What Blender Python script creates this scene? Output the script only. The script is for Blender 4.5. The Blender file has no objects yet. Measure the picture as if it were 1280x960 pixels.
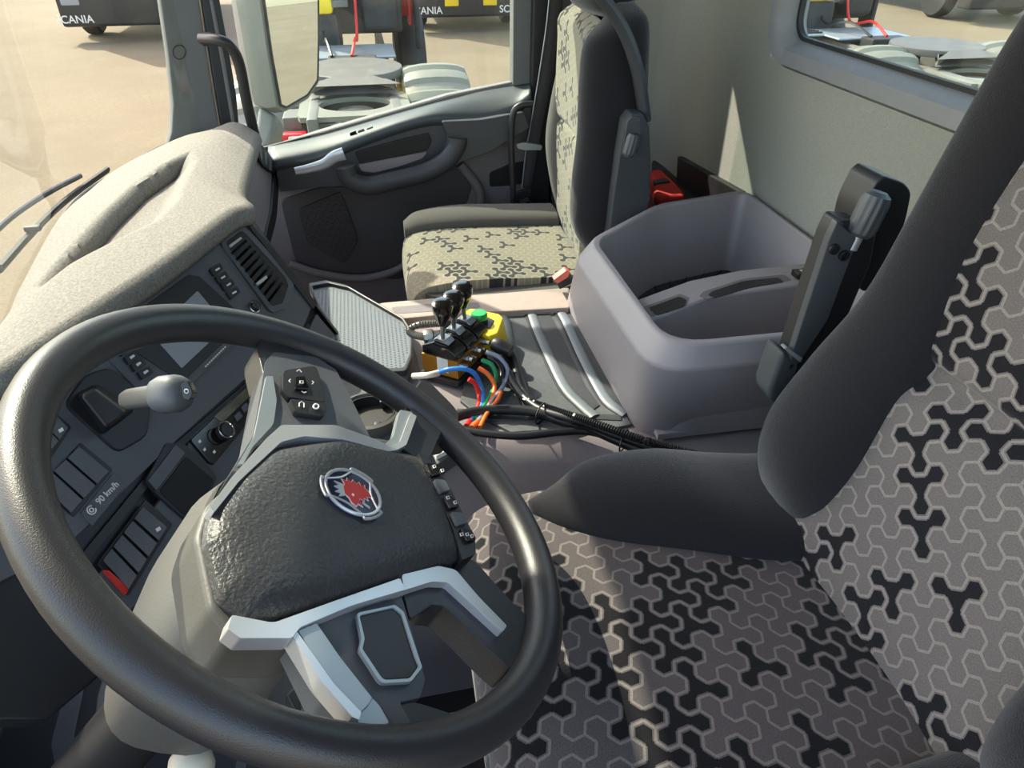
import bpy, bmesh, math, random
from mathutils import Vector, Matrix
random.seed(7)
SC = bpy.context.scene
COL = SC.collection
V = Vector
# ------------------------------------------------------------------ camera
FP = 900.0; TH = math.radians(34.1); AZ = math.radians(-10.9)
CAM = V((0, 0, 1.2))
H_ = V((math.cos(AZ), math.sin(AZ), 0)); R_ = V((H_.y, -H_.x, 0))
F_ = H_*math.cos(TH) + V((0, 0, -math.sin(TH))); U_ = R_.cross(F_)
cd = bpy.data.cameras.new('camera'); cd.sensor_width = 36; cd.lens = 36*FP/1280; cd.clip_start = 0.02; cd.clip_end = 500
cam = bpy.data.objects.new('camera', cd); COL.objects.link(cam)
cam.matrix_world = Matrix(((R_.x, U_.x, -F_.x, CAM.x), (R_.y, U_.y, -F_.y, CAM.y), (R_.z, U_.z, -F_.z, CAM.z), (0, 0, 0, 1)))
SC.camera = cam
# ------------------------------------------------------------------ light
W = bpy.data.worlds.new('sky'); SC.world = W; W.use_nodes = True
wn = W.node_tree.nodes; wl = W.node_tree.links
bg = wn['Background']; sky = wn.new('ShaderNodeTexSky'); sky.sky_type = 'NISHITA'; sky.sun_disc = False
sky.sun_elevation = math.radians(52); sky.sun_rotation = math.radians(42); sky.air_density = 1; sky.dust_density = 1.5
wmx = wn.new('ShaderNodeMix'); wmx.data_type = 'RGBA'; wmx.blend_type = 'MULTIPLY'; wmx.inputs['Factor'].default_value = 1; wmx.inputs['B'].default_value = (1.15, 1.0, .84, 1)
wl.new(sky.outputs[0], wmx.inputs['A']); wl.new(wmx.outputs['Result'], bg.inputs[0]); bg.inputs[1].default_value = 0.85
SUN_AZ = math.radians(35); SUN_EL = math.radians(42)
S_ = V((math.cos(SUN_EL)*math.cos(SUN_AZ), math.cos(SUN_EL)*math.sin(SUN_AZ), math.sin(SUN_EL)))
sl = bpy.data.lights.new('sun', 'SUN'); sl.energy = 10.0; sl.angle = math.radians(0.55); sl.color = (1.0, 0.93, 0.78)
so = bpy.data.objects.new('sun', sl); COL.objects.link(so); so.location = (8, 9, 12); so.rotation_euler = S_.to_track_quat('Z', 'Y').to_euler()
vs = SC.view_settings; vs.view_transform = 'Standard'; vs.look = 'None'; vs.gamma = 1; vs.use_curve_mapping = False; vs.exposure = 0.0

# ------------------------------------------------------------------ measuring helpers
def ray(u, v): return F_ + R_*((u-640)/FP) + U_*((480-v)/FP)
def P(u, v, x=None, y=None, z=None, d=None):
    D = ray(u, v)
    if d is not None: t = d
    elif x is not None: t = x/D.x
    elif y is not None: t = y/D.y
    else: t = (z-1.2)/D.z
    return CAM + D*t
class Plane:
    def __init__(s, o, n, up=V((0, 0, 1))):
        s.o = o.copy(); s.n = n.normalized(); s.a = up.cross(s.n).normalized(); s.b = s.n.cross(s.a)
    def at(s, u, v, off=0):
        D = ray(u, v); t = ((s.o+s.n*off-CAM).dot(s.n))/D.dot(s.n); return CAM+D*t
    def w(s, a, b, off=0): return s.o+s.a*a+s.b*b+s.n*off
def plane3(p, q, r):
    n = (q-p).cross(r-p).normalized()
    if n.dot(CAM-p) < 0: n = -n
    return Plane(p, n)
# ------------------------------------------------------------------ mesh helpers
ORG = {}
def tagp(o, label=None, cat=None, group=None, kind=None):
    if label: o['label'] = label
    if cat: o['category'] = cat
    if group: o['group'] = group
    if kind: o['kind'] = kind
    return o
def thing(name, loc, label=None, cat=None, group=None, kind=None):
    o = bpy.data.objects.new(name, None); o.empty_display_size = .05; COL.objects.link(o); o.location = loc; ORG[o.name] = V(loc)
    return tagp(o, label, cat, group, kind)
def fin(name, bm, mat, parent=None, bevel=0, seg=2, smooth=True, sub=0, uv='xy', solid=0, label=None, cat=None, group=None, kind=None, angle=38, origin=None, keepuv=False, wn_=True):
    if bevel > 0:
        bmesh.ops.remove_doubles(bm, verts=bm.verts, dist=1e-6)
        bm.normal_update()
        es = [e for e in bm.edges if len(e.link_faces) == 2 and e.calc_face_angle(0) > math.radians(28)]
        if es: bmesh.ops.bevel(bm, geom=es, offset=bevel, segments=seg, profile=.5, affect='EDGES', clamp_overlap=True)
    bm.normal_update()
    if parent is not None: org = ORG[parent.name]
    elif origin is not None: org = V(origin)
    else:
        c = [v.co for v in bm.verts]
        org = V(((min(p.x for p in c)+max(p.x for p in c))/2, (min(p.y for p in c)+max(p.y for p in c))/2, min(p.z for p in c)))
    if not keepuv:
        l = bm.loops.layers.uv.verify(); i, j = 'xyz'.index(uv[0]), 'xyz'.index(uv[1])
        for f in bm.faces:
            for lp in f.loops: lp[l].uv = (lp.vert.co[i], lp.vert.co[j])
    for v in bm.verts: v.co -= org
    me = bpy.data.meshes.new(name); bm.to_mesh(me); bm.free()
    me.materials.append(mat)
    if smooth:
        me.shade_smooth(); me.set_sharp_from_angle(angle=math.radians(angle))
    o = bpy.data.objects.new(name, me); COL.objects.link(o)
    if parent is not None: o.parent = parent
    else: o.location = org
    ORG[o.name] = org
    if solid:
        m = o.modifiers.new('solid', 'SOLIDIFY'); m.thickness = solid; m.offset = -1
    if sub:
        m = o.modifiers.new('sub', 'SUBSURF'); m.levels = sub; m.render_levels = sub
    if bevel > 0 and wn_ and smooth:
        m = o.modifiers.new('wn', 'WEIGHTED_NORMAL'); m.keep_sharp = True
    return tagp(o, label, cat, group, kind)
def add_prism(bm, pts, vec, top=None):
    a = [bm.verts.new(p) for p in pts]; q = top if top else [p+vec for p in pts]
    b = [bm.verts.new(p) for p in q]; n = len(a)
    fs = [bm.faces.new(a), bm.faces.new(b[::-1])]
    for i in range(n): fs.append(bm.faces.new((a[i], b[i], b[(i+1) % n], a[(i+1) % n])))
    bmesh.ops.recalc_face_normals(bm, faces=fs)
    return bm
def prism(name, pts, vec, mat, parent=None, top=None, **k):
    bm = bmesh.new(); add_prism(bm, [V(p) for p in pts], V(vec) if vec is not None else None, top)
    return fin(name, bm, mat, parent, **k)
def add_box(bm, c, s, M=None):
    c = V(c); ax = [V((1, 0, 0)), V((0, 1, 0)), V((0, 0, 1))] if M is None else M
    pts = [c+ax[0]*(sx*s[0]/2)+ax[1]*(sy*s[1]/2)-ax[2]*(s[2]/2) for sx, sy in ((-1, -1), (1, -1), (1, 1), (-1, 1))]
    add_prism(bm, pts, ax[2]*s[2])
def box(name, c, s, mat, parent=None, M=None, **k):
    bm = bmesh.new(); add_box(bm, c, s, M); return fin(name, bm, mat, parent, **k)
def cat_rom(p, n):
    if len(p) < 3: 
        return [p[0].lerp(p[-1], i/max(1, n-1)) for i in range(n)]
    out = []; m = len(p)-1
    for i in range(n):
        t = i/(n-1)*m; k = min(int(t), m-1); f = t-k
        p0 = p[k-1] if k > 0 else p[0]*2-p[1]; p1 = p[k]; p2 = p[k+1]; p3 = p[k+2] if k+2 <= m else p[m]*2-p[m-1]
        out.append(.5*((2*p1)+(p2-p0)*f+(2*p0-5*p1+4*p2-p3)*f*f+(3*p1-p0-3*p2+p3)*f**3))
    return out
def add_tube(bm, pts, r, n=10, sm=0, caps=True, closed=False, flat=None, rr=None):
    pts = [V(p) for p in pts]
    if sm: pts = cat_rom(pts, sm)
    N = len(pts); rings = []; prev = None
    for i in range(N):
        t = (pts[(i+1) % N]-pts[i-1]) if (closed or 0 < i < N-1) else (pts[1]-pts[0] if i == 0 else pts[-1]-pts[-2])
        t.normalize()
        if prev is None:
            a = t.orthogonal().normalized() if flat is None else (V(flat)-t*t.dot(V(flat))).normalized()
        else: a = (prev-t*t.dot(prev)).normalized()
        prev = a; b = t.cross(a)
        ra = r[0] if isinstance(r, (tuple, list)) else r; rb = r[1] if isinstance(r, (tuple, list)) else r
        s = rr(i/(N-1)) if rr else 1
        rings.append([bm.verts.new(pts[i]+a*(ra*s*math.cos(2*math.pi*j/n))+b*(rb*s*math.sin(2*math.pi*j/n))) for j in range(n)])
    fs = []
    for i in range(N if closed else N-1):
        A = rings[i]; B = rings[(i+1) % N]
        for j in range(n): fs.append(bm.faces.new((A[j], A[(j+1) % n], B[(j+1) % n], B[j])))
    if caps and not closed: fs += [bm.faces.new(rings[0][::-1]), bm.faces.new(rings[-1])]
    bmesh.ops.recalc_face_normals(bm, faces=fs)
def tube(name, pts, r, mat, parent=None, n=10, sm=0, caps=True, closed=False, flat=None, rr=None, **k):
    bm = bmesh.new(); add_tube(bm, pts, r, n, sm, caps, closed, flat, rr); return fin(name, bm, mat, parent, **k)
def add_lathe(bm, prof, o, ax, n=24, caps=True):
    o = V(o); ax = V(ax).normalized(); a = ax.orthogonal().normalized(); b = ax.cross(a)
    rings = [[bm.verts.new(o+ax*h+(a*math.cos(2*math.pi*j/n)+b*math.sin(2*math.pi*j/n))*max(r, 1e-5)) for j in range(n)] for r, h in prof]
    fs = []
    for A, B in zip(rings, rings[1:]):
        for j in range(n): fs.append(bm.faces.new((A[j], A[(j+1) % n], B[(j+1) % n], B[j])))
    if caps: fs += [bm.faces.new(rings[0][::-1]), bm.faces.new(rings[-1])]
    bmesh.ops.recalc_face_normals(bm, faces=fs)
def lathe(name, prof, o, ax, mat, parent=None, n=24, caps=True, **k):
    bm = bmesh.new(); add_lathe(bm, prof, o, ax, n, caps); return fin(name, bm, mat, parent, **k)
def add_grid(bm, rows, nu, nv):
    """rows: control net (list of rows of points); smooth Catmull-Rom surface with uv in metres"""
    R = [cat_rom([V(p) for p in r], nv) for r in rows]
    C = [cat_rom([R[i][j] for i in range(len(R))], nu) for j in range(nv)]
    vs_ = [[bm.verts.new(C[j][i]) for j in range(nv)] for i in range(nu)]
    l = bm.loops.layers.uv.verify(); uvd = {}
    for i in range(nu):
        for j in range(nv):
            a = 0 if j == 0 else uvd[(i, j-1)][0]+(C[j][i]-C[j-1][i]).length
            b = 0 if i == 0 else uvd[(i-1, j)][1]+(C[j][i]-C[j][i-1]).length
            uvd[(i, j)] = (a, b)
    mid = nv//2
    for i in range(nu-1):
        for j in range(nv-1):
            f = bm.faces.new((vs_[i][j], vs_[i][j+1], vs_[i+1][j+1], vs_[i+1][j]))
            for lp, k in zip(f.loops, ((i, j), (i, j+1), (i+1, j+1), (i+1, j))):
                lp[l].uv = (uvd[k][0]-uvd[(k[0], mid)][0], uvd[(k[0], mid)][1])
    return C
def grid(name, rows, nu, nv, mat, parent=None, solid=.01, flip=False, **k):
    bm = bmesh.new(); add_grid(bm, rows, nu, nv); bm.normal_update()
    if flip: bmesh.ops.reverse_faces(bm, faces=bm.faces)
    return fin(name, bm, mat, parent, solid=solid, keepuv=True, angle=80, **k)
def add_loft(bm, rings, caps=True):
    rs = [[bm.verts.new(V(p)) for p in r] for r in rings]; n = len(rs[0]); fs = []
    for A, B in zip(rs, rs[1:]):
        for j in range(n): fs.append(bm.faces.new((A[j], A[(j+1) % n], B[(j+1) % n], B[j])))
    if caps: fs += [bm.faces.new(rs[0][::-1]), bm.faces.new(rs[-1])]
    bmesh.ops.recalc_face_normals(bm, faces=fs)
def loft(name, rings, mat, parent=None, caps=True, **k):
    bm = bmesh.new(); add_loft(bm, rings, caps); return fin(name, bm, mat, parent, **k)
def sell(c, rx, ry, ax, ay, n=24, e=2.0):
    out = []
    for j in range(n):
        t = 2*math.pi*j/n; ct, st = math.cos(t), math.sin(t)
        out.append(V(c)+V(ax)*(rx*math.copysign(abs(ct)**(2/e), ct))+V(ay)*(ry*math.copysign(abs(st)**(2/e), st)))
    return out
X_, Y_, Z_ = V((1, 0, 0)), V((0, 1, 0)), V((0, 0, 1))
def text(name, s, o, xd, yd, size, mat, parent=None, ext=.0004, **k):
    c = bpy.data.curves.new(name, 'FONT'); c.body = s; c.size = size; c.extrude = ext; c.align_x = 'CENTER'; c.align_y = 'CENTER'; c.offset = size*.008
    t = bpy.data.objects.new('tmp', c); me = bpy.data.meshes.new_from_object(t)
    bm = bmesh.new(); bm.from_mesh(me); bpy.data.objects.remove(t); bpy.data.curves.remove(c); bpy.data.meshes.remove(me)
    xd = V(xd).normalized(); yd = V(yd).normalized(); zd = xd.cross(yd)
    for v in bm.verts: p = v.co.copy(); v.co = V(o)+xd*p.x+yd*p.y+zd*p.z
    return fin(name, bm, mat, parent, smooth=False, **k)
def rpoly(pts, r=.2, n=4):
    """round the corners of a 3d polygon: r as a fraction of the shorter neighbour edge"""
    out = []; N = len(pts)
    for i in range(N):
        p = V(pts[i]); a = V(pts[i-1]); b = V(pts[(i+1) % N]); L = min((a-p).length, (b-p).length)*r
        q0 = p+(a-p).normalized()*L; q1 = p+(b-p).normalized()*L
        for k in range(n+1):
            t = k/n; out.append(q0*(1-t)**2+p*2*t*(1-t)+q1*t*t)
    return out
def add_ring(bm, outer, inner, vec):
    n = len(outer); A = [bm.verts.new(p) for p in outer]; B = [bm.verts.new(p) for p in inner]
    A2 = [bm.verts.new(p+vec) for p in outer]; B2 = [bm.verts.new(p+vec) for p in inner]; fs = []
    for i in range(n):
        j = (i+1) % n
        fs += [bm.faces.new((A[i], A[j], B[j], B[i])), bm.faces.new((A2[i], B2[i], B2[j], A2[j])), bm.faces.new((A[i], A2[i], A2[j], A[j])), bm.faces.new((B[i], B[j], B2[j], B2[i]))]
    bmesh.ops.recalc_face_normals(bm, faces=fs)
def ring(name, outer, inner, vec, mat, parent=None, **k):
    bm = bmesh.new(); add_ring(bm, outer, inner, V(vec)); return fin(name, bm, mat, parent, **k)
def inset(pts, f):
    c = sum(pts, V((0, 0, 0)))/len(pts); return [c+(p-c)*f for p in pts]

# ------------------------------------------------------------------ materials
def s2l(c): return tuple((x/255/12.92 if x/255 <= .04045 else ((x/255+.055)/1.055)**2.4) for x in c)+(1,)
def mat(name, rgb, rough=.5, metal=0, noise=0, nscale=60, bump=0, bscale=400, bdist=.001, spec=.5, coat=0, sheen=0, dust=None, dustn=(3, .45, .75)):
    m = bpy.data.materials.new(name); m.use_nodes = True; nt = m.node_tree; b = nt.nodes['Principled BSDF']
    b.inputs['Roughness'].default_value = rough; b.inputs['Metallic'].default_value = metal; b.inputs['Specular IOR Level'].default_value = spec
    if coat: b.inputs['Coat Weight'].default_value = coat; b.inputs['Coat Roughness'].default_value = .1
    if sheen: b.inputs['Sheen Weight'].default_value = sheen; b.inputs['Sheen Roughness'].default_value = .4
    col = s2l(rgb); b.inputs['Base Color'].default_value = col
    tc = nt.nodes.new('ShaderNodeTexCoord')
    src = None
    if noise:
        n = nt.nodes.new('ShaderNodeTexNoise'); n.inputs['Scale'].default_value = nscale; n.inputs['Detail'].default_value = 4
        nt.links.new(tc.outputs['Object'], n.inputs['Vector'])
        mr = nt.nodes.new('ShaderNodeMapRange'); mr.inputs['From Min'].default_value = .3; mr.inputs['From Max'].default_value = .7
        mr.inputs['To Min'].default_value = 1-noise; mr.inputs['To Max'].default_value = 1+noise
        nt.links.new(n.outputs['Fac'], mr.inputs['Value'])
        vm = nt.nodes.new('ShaderNodeVectorMath'); vm.operation = 'SCALE'; vm.inputs[0].default_value = col[:3]
        nt.links.new(mr.outputs['Result'], vm.inputs['Scale']); src = vm.outputs[0]
        nt.links.new(src, b.inputs['Base Color'])
    if dust:
        n = nt.nodes.new('ShaderNodeTexNoise'); n.inputs['Scale'].default_value = dustn[0]; n.inputs['Detail'].default_value = 8; n.inputs['Roughness'].default_value = .7
        nt.links.new(tc.outputs['Object'], n.inputs['Vector'])
        cr = nt.nodes.new('ShaderNodeMapRange'); cr.inputs['From Min'].default_value = dustn[1]; cr.inputs['From Max'].default_value = dustn[2]
        nt.links.new(n.outputs['Fac'], cr.inputs['Value'])
        mx = nt.nodes.new('ShaderNodeMix'); mx.data_type = 'RGBA'; mx.inputs['A'].default_value = col; mx.inputs['B'].default_value = s2l(dust)
        if src: nt.links.new(src, mx.inputs['A'])
        nt.links.new(cr.outputs['Result'], mx.inputs['Factor']); nt.links.new(mx.outputs['Result'], b.inputs['Base Color'])
    if bump:
        n = nt.nodes.new('ShaderNodeTexNoise'); n.inputs['Scale'].default_value = bscale; n.inputs['Detail'].default_value = 3
        nt.links.new(tc.outputs['Object'], n.inputs['Vector'])
        bp = nt.nodes.new('ShaderNodeBump'); bp.inputs['Strength'].default_value = bump; bp.inputs['Distance'].default_value = bdist
        nt.links.new(n.outputs['Fac'], bp.inputs['Height']); nt.links.new(bp.outputs[0], b.inputs['Normal'])
    return m
def glass(name, tint=(240, 246, 242), rough=0, mixf=.02):
    m = bpy.data.materials.new(name); m.use_nodes = True; nt = m.node_tree; nt.nodes.clear()
    o = nt.nodes.new('ShaderNodeOutputMaterial'); t = nt.nodes.new('ShaderNodeBsdfTransparent'); t.inputs[0].default_value = s2l(tint)
    g = nt.nodes.new('ShaderNodeBsdfGlossy'); g.inputs['Roughness'].default_value = .03; g.inputs[0].default_value = (.9, .95, 1, 1)
    lw = nt.nodes.new('ShaderNodeLayerWeight'); lw.inputs[0].default_value = .5; pw = nt.nodes.new('ShaderNodeMath'); pw.operation = 'POWER'; pw.inputs[1].default_value = 4.5; nt.links.new(lw.outputs['Facing'], pw.inputs[0])
    fr = nt.nodes.new('ShaderNodeMath'); fr.operation = 'MULTIPLY_ADD'; fr.inputs[1].default_value = .8; fr.inputs[2].default_value = .03; nt.links.new(pw.outputs[0], fr.inputs[0])
    mx = nt.nodes.new('ShaderNodeMixShader'); nt.links.new(fr.outputs[0], mx.inputs[0]); nt.links.new(t.outputs[0], mx.inputs[1]); nt.links.new(g.outputs[0], mx.inputs[2])
    last = mx
    if mixf:   # film of dust on the pane
        d = nt.nodes.new('ShaderNodeBsdfDiffuse'); d.inputs[0].default_value = s2l((215, 205, 185))
        n = nt.nodes.new('ShaderNodeTexNoise'); n.inputs['Scale'].default_value = 5; n.inputs['Detail'].default_value = 6
        mr = nt.nodes.new('ShaderNodeMapRange'); mr.inputs['From Min'].default_value = .3; mr.inputs['From Max'].default_value = .8; mr.inputs['To Min'].default_value = mixf*.5; mr.inputs['To Max'].default_value = mixf*1.6
        nt.links.new(n.outputs[0], mr.inputs[0]); m2 = nt.nodes.new('ShaderNodeMixShader')
        nt.links.new(mr.outputs[0], m2.inputs[0]); nt.links.new(mx.outputs[0], m2.inputs[1]); nt.links.new(d.outputs[0], m2.inputs[2]); last = m2
    nt.links.new(last.outputs[0], o.inputs[0])
    return m
# hexagonal three-lobed weave of the seat centres, all in nodes: each point finds its hexagon, each hexagon its motif
def owner_group():
    g = bpy.data.node_groups.new('motif_owner', 'ShaderNodeTree')
    g.interface.new_socket('p', in_out='INPUT', socket_type='NodeSocketVector'); g.interface.new_socket('id', in_out='OUTPUT', socket_type='NodeSocketVector')
    gi = g.nodes.new('NodeGroupInput'); go = g.nodes.new('NodeGroupOutput'); L = g.links.new
    def vm(op, a=None, b=None, c=None):
        n = g.nodes.new('ShaderNodeVectorMath'); n.operation = op
        for k, s in enumerate((a, b, c)):
            if s is None: continue
            if hasattr(s, 'is_output'): L(s, n.inputs[k])
            else: n.inputs[k].default_value = s
        return n
    def ma(op, a, b=None):
        n = g.nodes.new('ShaderNodeMath'); n.operation = op
        for k, s in enumerate((a, b)):
            if s is None: continue
            if hasattr(s, 'is_output'): L(s, n.inputs[k])
            else: n.inputs[k].default_value = s
        return n.outputs[0]
    q3 = math.sqrt(3); hh = (.5, q3/2, 1e6); hm = (-.5, -q3/2, -1e6)
    a = vm('WRAP', gi.outputs[0], hh, hm).outputs[0]
    pb = vm('SUBTRACT', gi.outputs[0], (.5, q3/2, 0)).outputs[0]; b = vm('WRAP', pb, hh, hm).outputs[0]
    lt = ma('LESS_THAN', vm('DOT_PRODUCT', a, a).outputs['Value'], vm('DOT_PRODUCT', b, b).outputs['Value'])
    mx = g.nodes.new('ShaderNodeMix'); mx.data_type = 'VECTOR'; L(lt, mx.inputs['Factor']); L(b, mx.inputs[4]); L(a, mx.inputs[5])
    c = vm('SUBTRACT', gi.outputs[0], mx.outputs[1]).outputs[0]
    sp = g.nodes.new('ShaderNodeSeparateXYZ'); L(c, sp.inputs[0])
    r = ma('ROUND', ma('DIVIDE', sp.outputs[1], q3/2)); q = ma('ROUND', ma('SUBTRACT', sp.outputs[0], ma('MULTIPLY', r, .5)))
    r0 = ma('FLOORED_MODULO', r, 2.0); q0 = ma('FLOORED_MODULO', q, 2.0)
    oq = ma('ADD', q, ma('MULTIPLY', q0, ma('SUBTRACT', ma('MULTIPLY', r0, 2.0), 1.0)))
    orr = ma('ADD', r, ma('MULTIPLY', r0, ma('SUBTRACT', 1.0, ma('MULTIPLY', q0, 2.0))))
    cx = g.nodes.new('ShaderNodeCombineXYZ'); L(oq, cx.inputs[0]); L(orr, cx.inputs[1]); L(cx.outputs[0], go.inputs[0])
    return g
OWN = owner_group()
def weave(name, pitch, base, line, black, rot=0, frac=.36, off=(0, 0)):
    m = bpy.data.materials.new(name); m.use_nodes = True; nt = m.node_tree; b = nt.nodes['Principled BSDF']; L = nt.links.new
    b.inputs['Roughness'].default_value = .9; b.inputs['Specular IOR Level'].default_value = .15
    b.inputs['Sheen Weight'].default_value = .25; b.inputs['Sheen Roughness'].default_value = .4
    tc = nt.nodes.new('ShaderNodeTexCoord'); mp = nt.nodes.new('ShaderNodeMapping'); mp.inputs['Scale'].default_value = (1/pitch,)*3; mp.inputs['Rotation'].default_value = (0, 0, rot)
    mp.inputs['Location'].default_value = (off[0], off[1], 0)
    L(tc.outputs['UV'], mp.inputs[0])
    def own(off):
        a = nt.nodes.new('ShaderNodeVectorMath'); a.operation = 'ADD'; a.inputs[1].default_value = off; L(mp.outputs[0], a.inputs[0])
        g = nt.nodes.new('ShaderNodeGroup'); g.node_tree = OWN; L(a.outputs[0], g.inputs[0]); return g.outputs[0]
    c0 = own((0, 0, 0))
    def mask(rad, n=6, ph=0):
        acc = None
        for k in range(n):
            t = ph+2*math.pi*k/n; c = own((rad*math.cos(t), rad*math.sin(t), 0))
            d = nt.nodes.new('ShaderNodeVectorMath'); d.operation = 'DISTANCE'; L(c0, d.inputs[0]); L(c, d.inputs[1])
            if acc is None: acc = d.outputs['Value']
            else:
                x = nt.nodes.new('ShaderNodeMath'); x.operation = 'MAXIMUM'; L(acc, x.inputs[0]); L(d.outputs['Value'], x.inputs[1]); acc = x.outputs[0]
        g = nt.nodes.new('ShaderNodeMath'); g.operation = 'GREATER_THAN'; g.inputs[1].default_value = .5; L(acc, g.inputs[0]); return g.outputs[0]
    m1 = mask(.065); m2 = mask(.14)
    wh = nt.nodes.new('ShaderNodeTexWhiteNoise'); wh.noise_dimensions = '2D'; L(c0, wh.inputs['Vector'])
    lt = nt.nodes.new('ShaderNodeMath'); lt.operation = 'LESS_THAN'; lt.inputs[1].default_value = frac; L(wh.outputs['Value'], lt.inputs[0])
    inv = nt.nodes.new('ShaderNodeMath'); inv.operation = 'SUBTRACT'; inv.inputs[0].default_value = 1; L(m2, inv.inputs[1])
    blk = nt.nodes.new('ShaderNodeMath'); blk.operation = 'MULTIPLY'; L(lt.outputs[0], blk.inputs[0]); L(inv.outputs[0], blk.inputs[1])
    a = nt.nodes.new('ShaderNodeMix'); a.data_type = 'RGBA'; a.inputs['A'].default_value = s2l(base); a.inputs['B'].default_value = s2l(line); L(m1, a.inputs['Factor'])
    c = nt.nodes.new('ShaderNodeMix'); c.data_type = 'RGBA'; c.inputs['B'].default_value = s2l(black); L(a.outputs['Result'], c.inputs['A']); L(blk.outputs[0], c.inputs['Factor'])
    nz = nt.nodes.new('ShaderNodeTexNoise'); nz.inputs['Scale'].default_value = 700; nz.inputs['Detail'].default_value = 2; L(tc.outputs['UV'], nz.inputs['Vector'])
    mr = nt.nodes.new('ShaderNodeMapRange'); mr.inputs['From Min'].default_value = .3; mr.inputs['From Max'].default_value = .7; mr.inputs['To Min'].default_value = .82; mr.inputs['To Max'].default_value = 1.18; L(nz.outputs[0], mr.inputs[0])
    sc = nt.nodes.new('ShaderNodeVectorMath'); sc.operation = 'SCALE'; L(c.outputs['Result'], sc.inputs[0]); L(mr.outputs[0], sc.inputs['Scale']); L(sc.outputs[0], b.inputs['Base Color'])
    bp = nt.nodes.new('ShaderNodeBump'); bp.inputs['Strength'].default_value = .5; bp.inputs['Distance'].default_value = .0012
    hs = nt.nodes.new('ShaderNodeMath'); hs.operation = 'MULTIPLY_ADD'; hs.inputs[1].default_value = -.9; L(m1, hs.inputs[0]); L(nz.outputs[0], hs.inputs[2]); L(hs.outputs[0], bp.inputs['Height']); L(bp.outputs[0], b.inputs['Normal'])
    return m

M_dashtop = mat('dusty_dash_plastic', (92, 91, 89), .8, noise=.35, nscale=420, bump=1.0, bscale=500, dust=(146, 142, 131), dustn=(240, .3, .75), spec=.3)
M_hood = M_dashtop
M_panel = mat('anthracite_panel', (84, 87, 92), .5, noise=.04, bump=.15, bscale=900)
M_black = mat('black_plastic', (33, 33, 36), .42, bump=.1, bscale=800)
M_pocket = mat('dark_door_pocket', (58, 56, 58), .6, bump=.2, bscale=900)
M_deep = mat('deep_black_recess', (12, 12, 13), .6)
M_gloss = mat('gloss_black', (15, 15, 17), .12, coat=.3)
M_rim = mat('rim_leather', (42, 42, 45), .36, bump=.25, bscale=1100, spec=.55)
M_pad = mat('airbag_leather', (58, 59, 61), .42, bump=1.0, bscale=300, bdist=.0012, spec=.5)
M_silver = mat('satin_silver', (196, 198, 200), .28, metal=.45)
M_silverd = mat('dark_satin_silver', (158, 166, 170), .35, metal=.4)
M_chrome = mat('chrome', (215, 215, 215), .12, metal=1)
M_white = mat('white_print', (225, 225, 222), .6)
M_grey = mat('grey_bin_plastic', (146, 140, 142), .5, noise=.05, nscale=700, bump=.35, bscale=900)
M_grey2 = mat('mauve_trim_plastic', (126, 118, 121), .6, noise=.05, nscale=700, bump=.3, bscale=900)
M_beige = mat('light_trim_strip', (150, 138, 128), .6, noise=.05, bump=.2)
M_mat = mat('rubber_mat', (72, 77, 80), .6, noise=.12, nscale=120, bump=.3, bscale=500, dust=(110, 108, 100), dustn=(7, .5, .9))
M_matd = mat('dark_rubber', (48, 51, 54), .55, noise=.12, nscale=120, bump=.3, bscale=500)
M_tray = mat('blue_grey_tray', (98, 106, 112), .5, noise=.06, bump=.2)
M_wall = mat('felt_wall', (146, 146, 138), .95, noise=.10, nscale=500, bump=.6, bscale=500, spec=.1)
M_wframe = mat('window_surround', (122, 124, 128), .5, noise=.04, bump=.15)
M_wframe2 = mat('window_surround_lower', (118, 114, 108), .7, noise=.04, bump=.15)
M_door = mat('door_plastic_dark', (58, 60, 64), .5, noise=.05, bump=.25, bscale=900)
M_doorm = mat('door_plastic_mid', (108, 103, 103), .6, noise=.05, bump=.25, bscale=900)
M_doorl = mat('door_top_blue_grey', (60, 67, 71), .5, noise=.05, bump=.25, bscale=900)
M_pillar = mat('pillar_trim', (98, 100, 100), .65, noise=.06, nscale=500, bump=.3, bscale=900)
M_fabk = mat('black_velour', (36, 35, 38), .95, noise=.22, nscale=900, bump=.8, bscale=900, spec=.12, sheen=.35)
M_fabg = mat('plain_grey_fabric', (86, 84, 80), .95, noise=.15, nscale=900, bump=.8, bscale=900, spec=.1, sheen=.2)
M_weaveD = weave('seat_weave', .0195, (84, 78, 78), (118, 111, 107), (21, 20, 23), rot=math.radians(12), frac=.42)
M_weaveB = weave('seat_weave_lit', .0195, (104, 98, 96), (134, 127, 122), (27, 26, 30), rot=math.radians(12), frac=.40)  # same fabric as the cushion; stronger light put into its colour
M_weaveP = weave('seat_weave_sunlit', .0178, (124, 119, 103), (142, 137, 118), (48, 48, 48), rot=math.radians(20), frac=.33)  # same seat fabric, lightened so the sunlight is in the colour
M_arm = mat('armrest_plastic', (66, 70, 74), .45, bump=.2, bscale=900)
M_armb = mat('armrest_black', (30, 30, 33), .5, bump=.2, bscale=900)
M_armp = mat('armrest_pad', (52, 55, 60), .6, bump=.3, bscale=900)
M_red = mat('red_plastic', (190, 38, 34), .4)
M_salmon = mat('faded_red_plastic', (196, 92, 78), .45)
M_belt = mat('seat_belt_web', (52, 50, 52), .85, noise=.15, nscale=900, bump=.4)
M_ins = mat('red_bag_fabric', (176, 34, 28), .7)
M_shroud = mat('column_shroud', (80, 79, 76), .5, noise=.04, bump=.2)
M_amber = mat('anodised_amber', (178, 122, 44), .35, metal=.45)
M_yel = mat('yellow_box', (232, 200, 30), .4)
M_green = mat('green_button', (30, 150, 70), .35)
M_knob = mat('black_knob', (14, 12, 12), .18, coat=.5)
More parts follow.
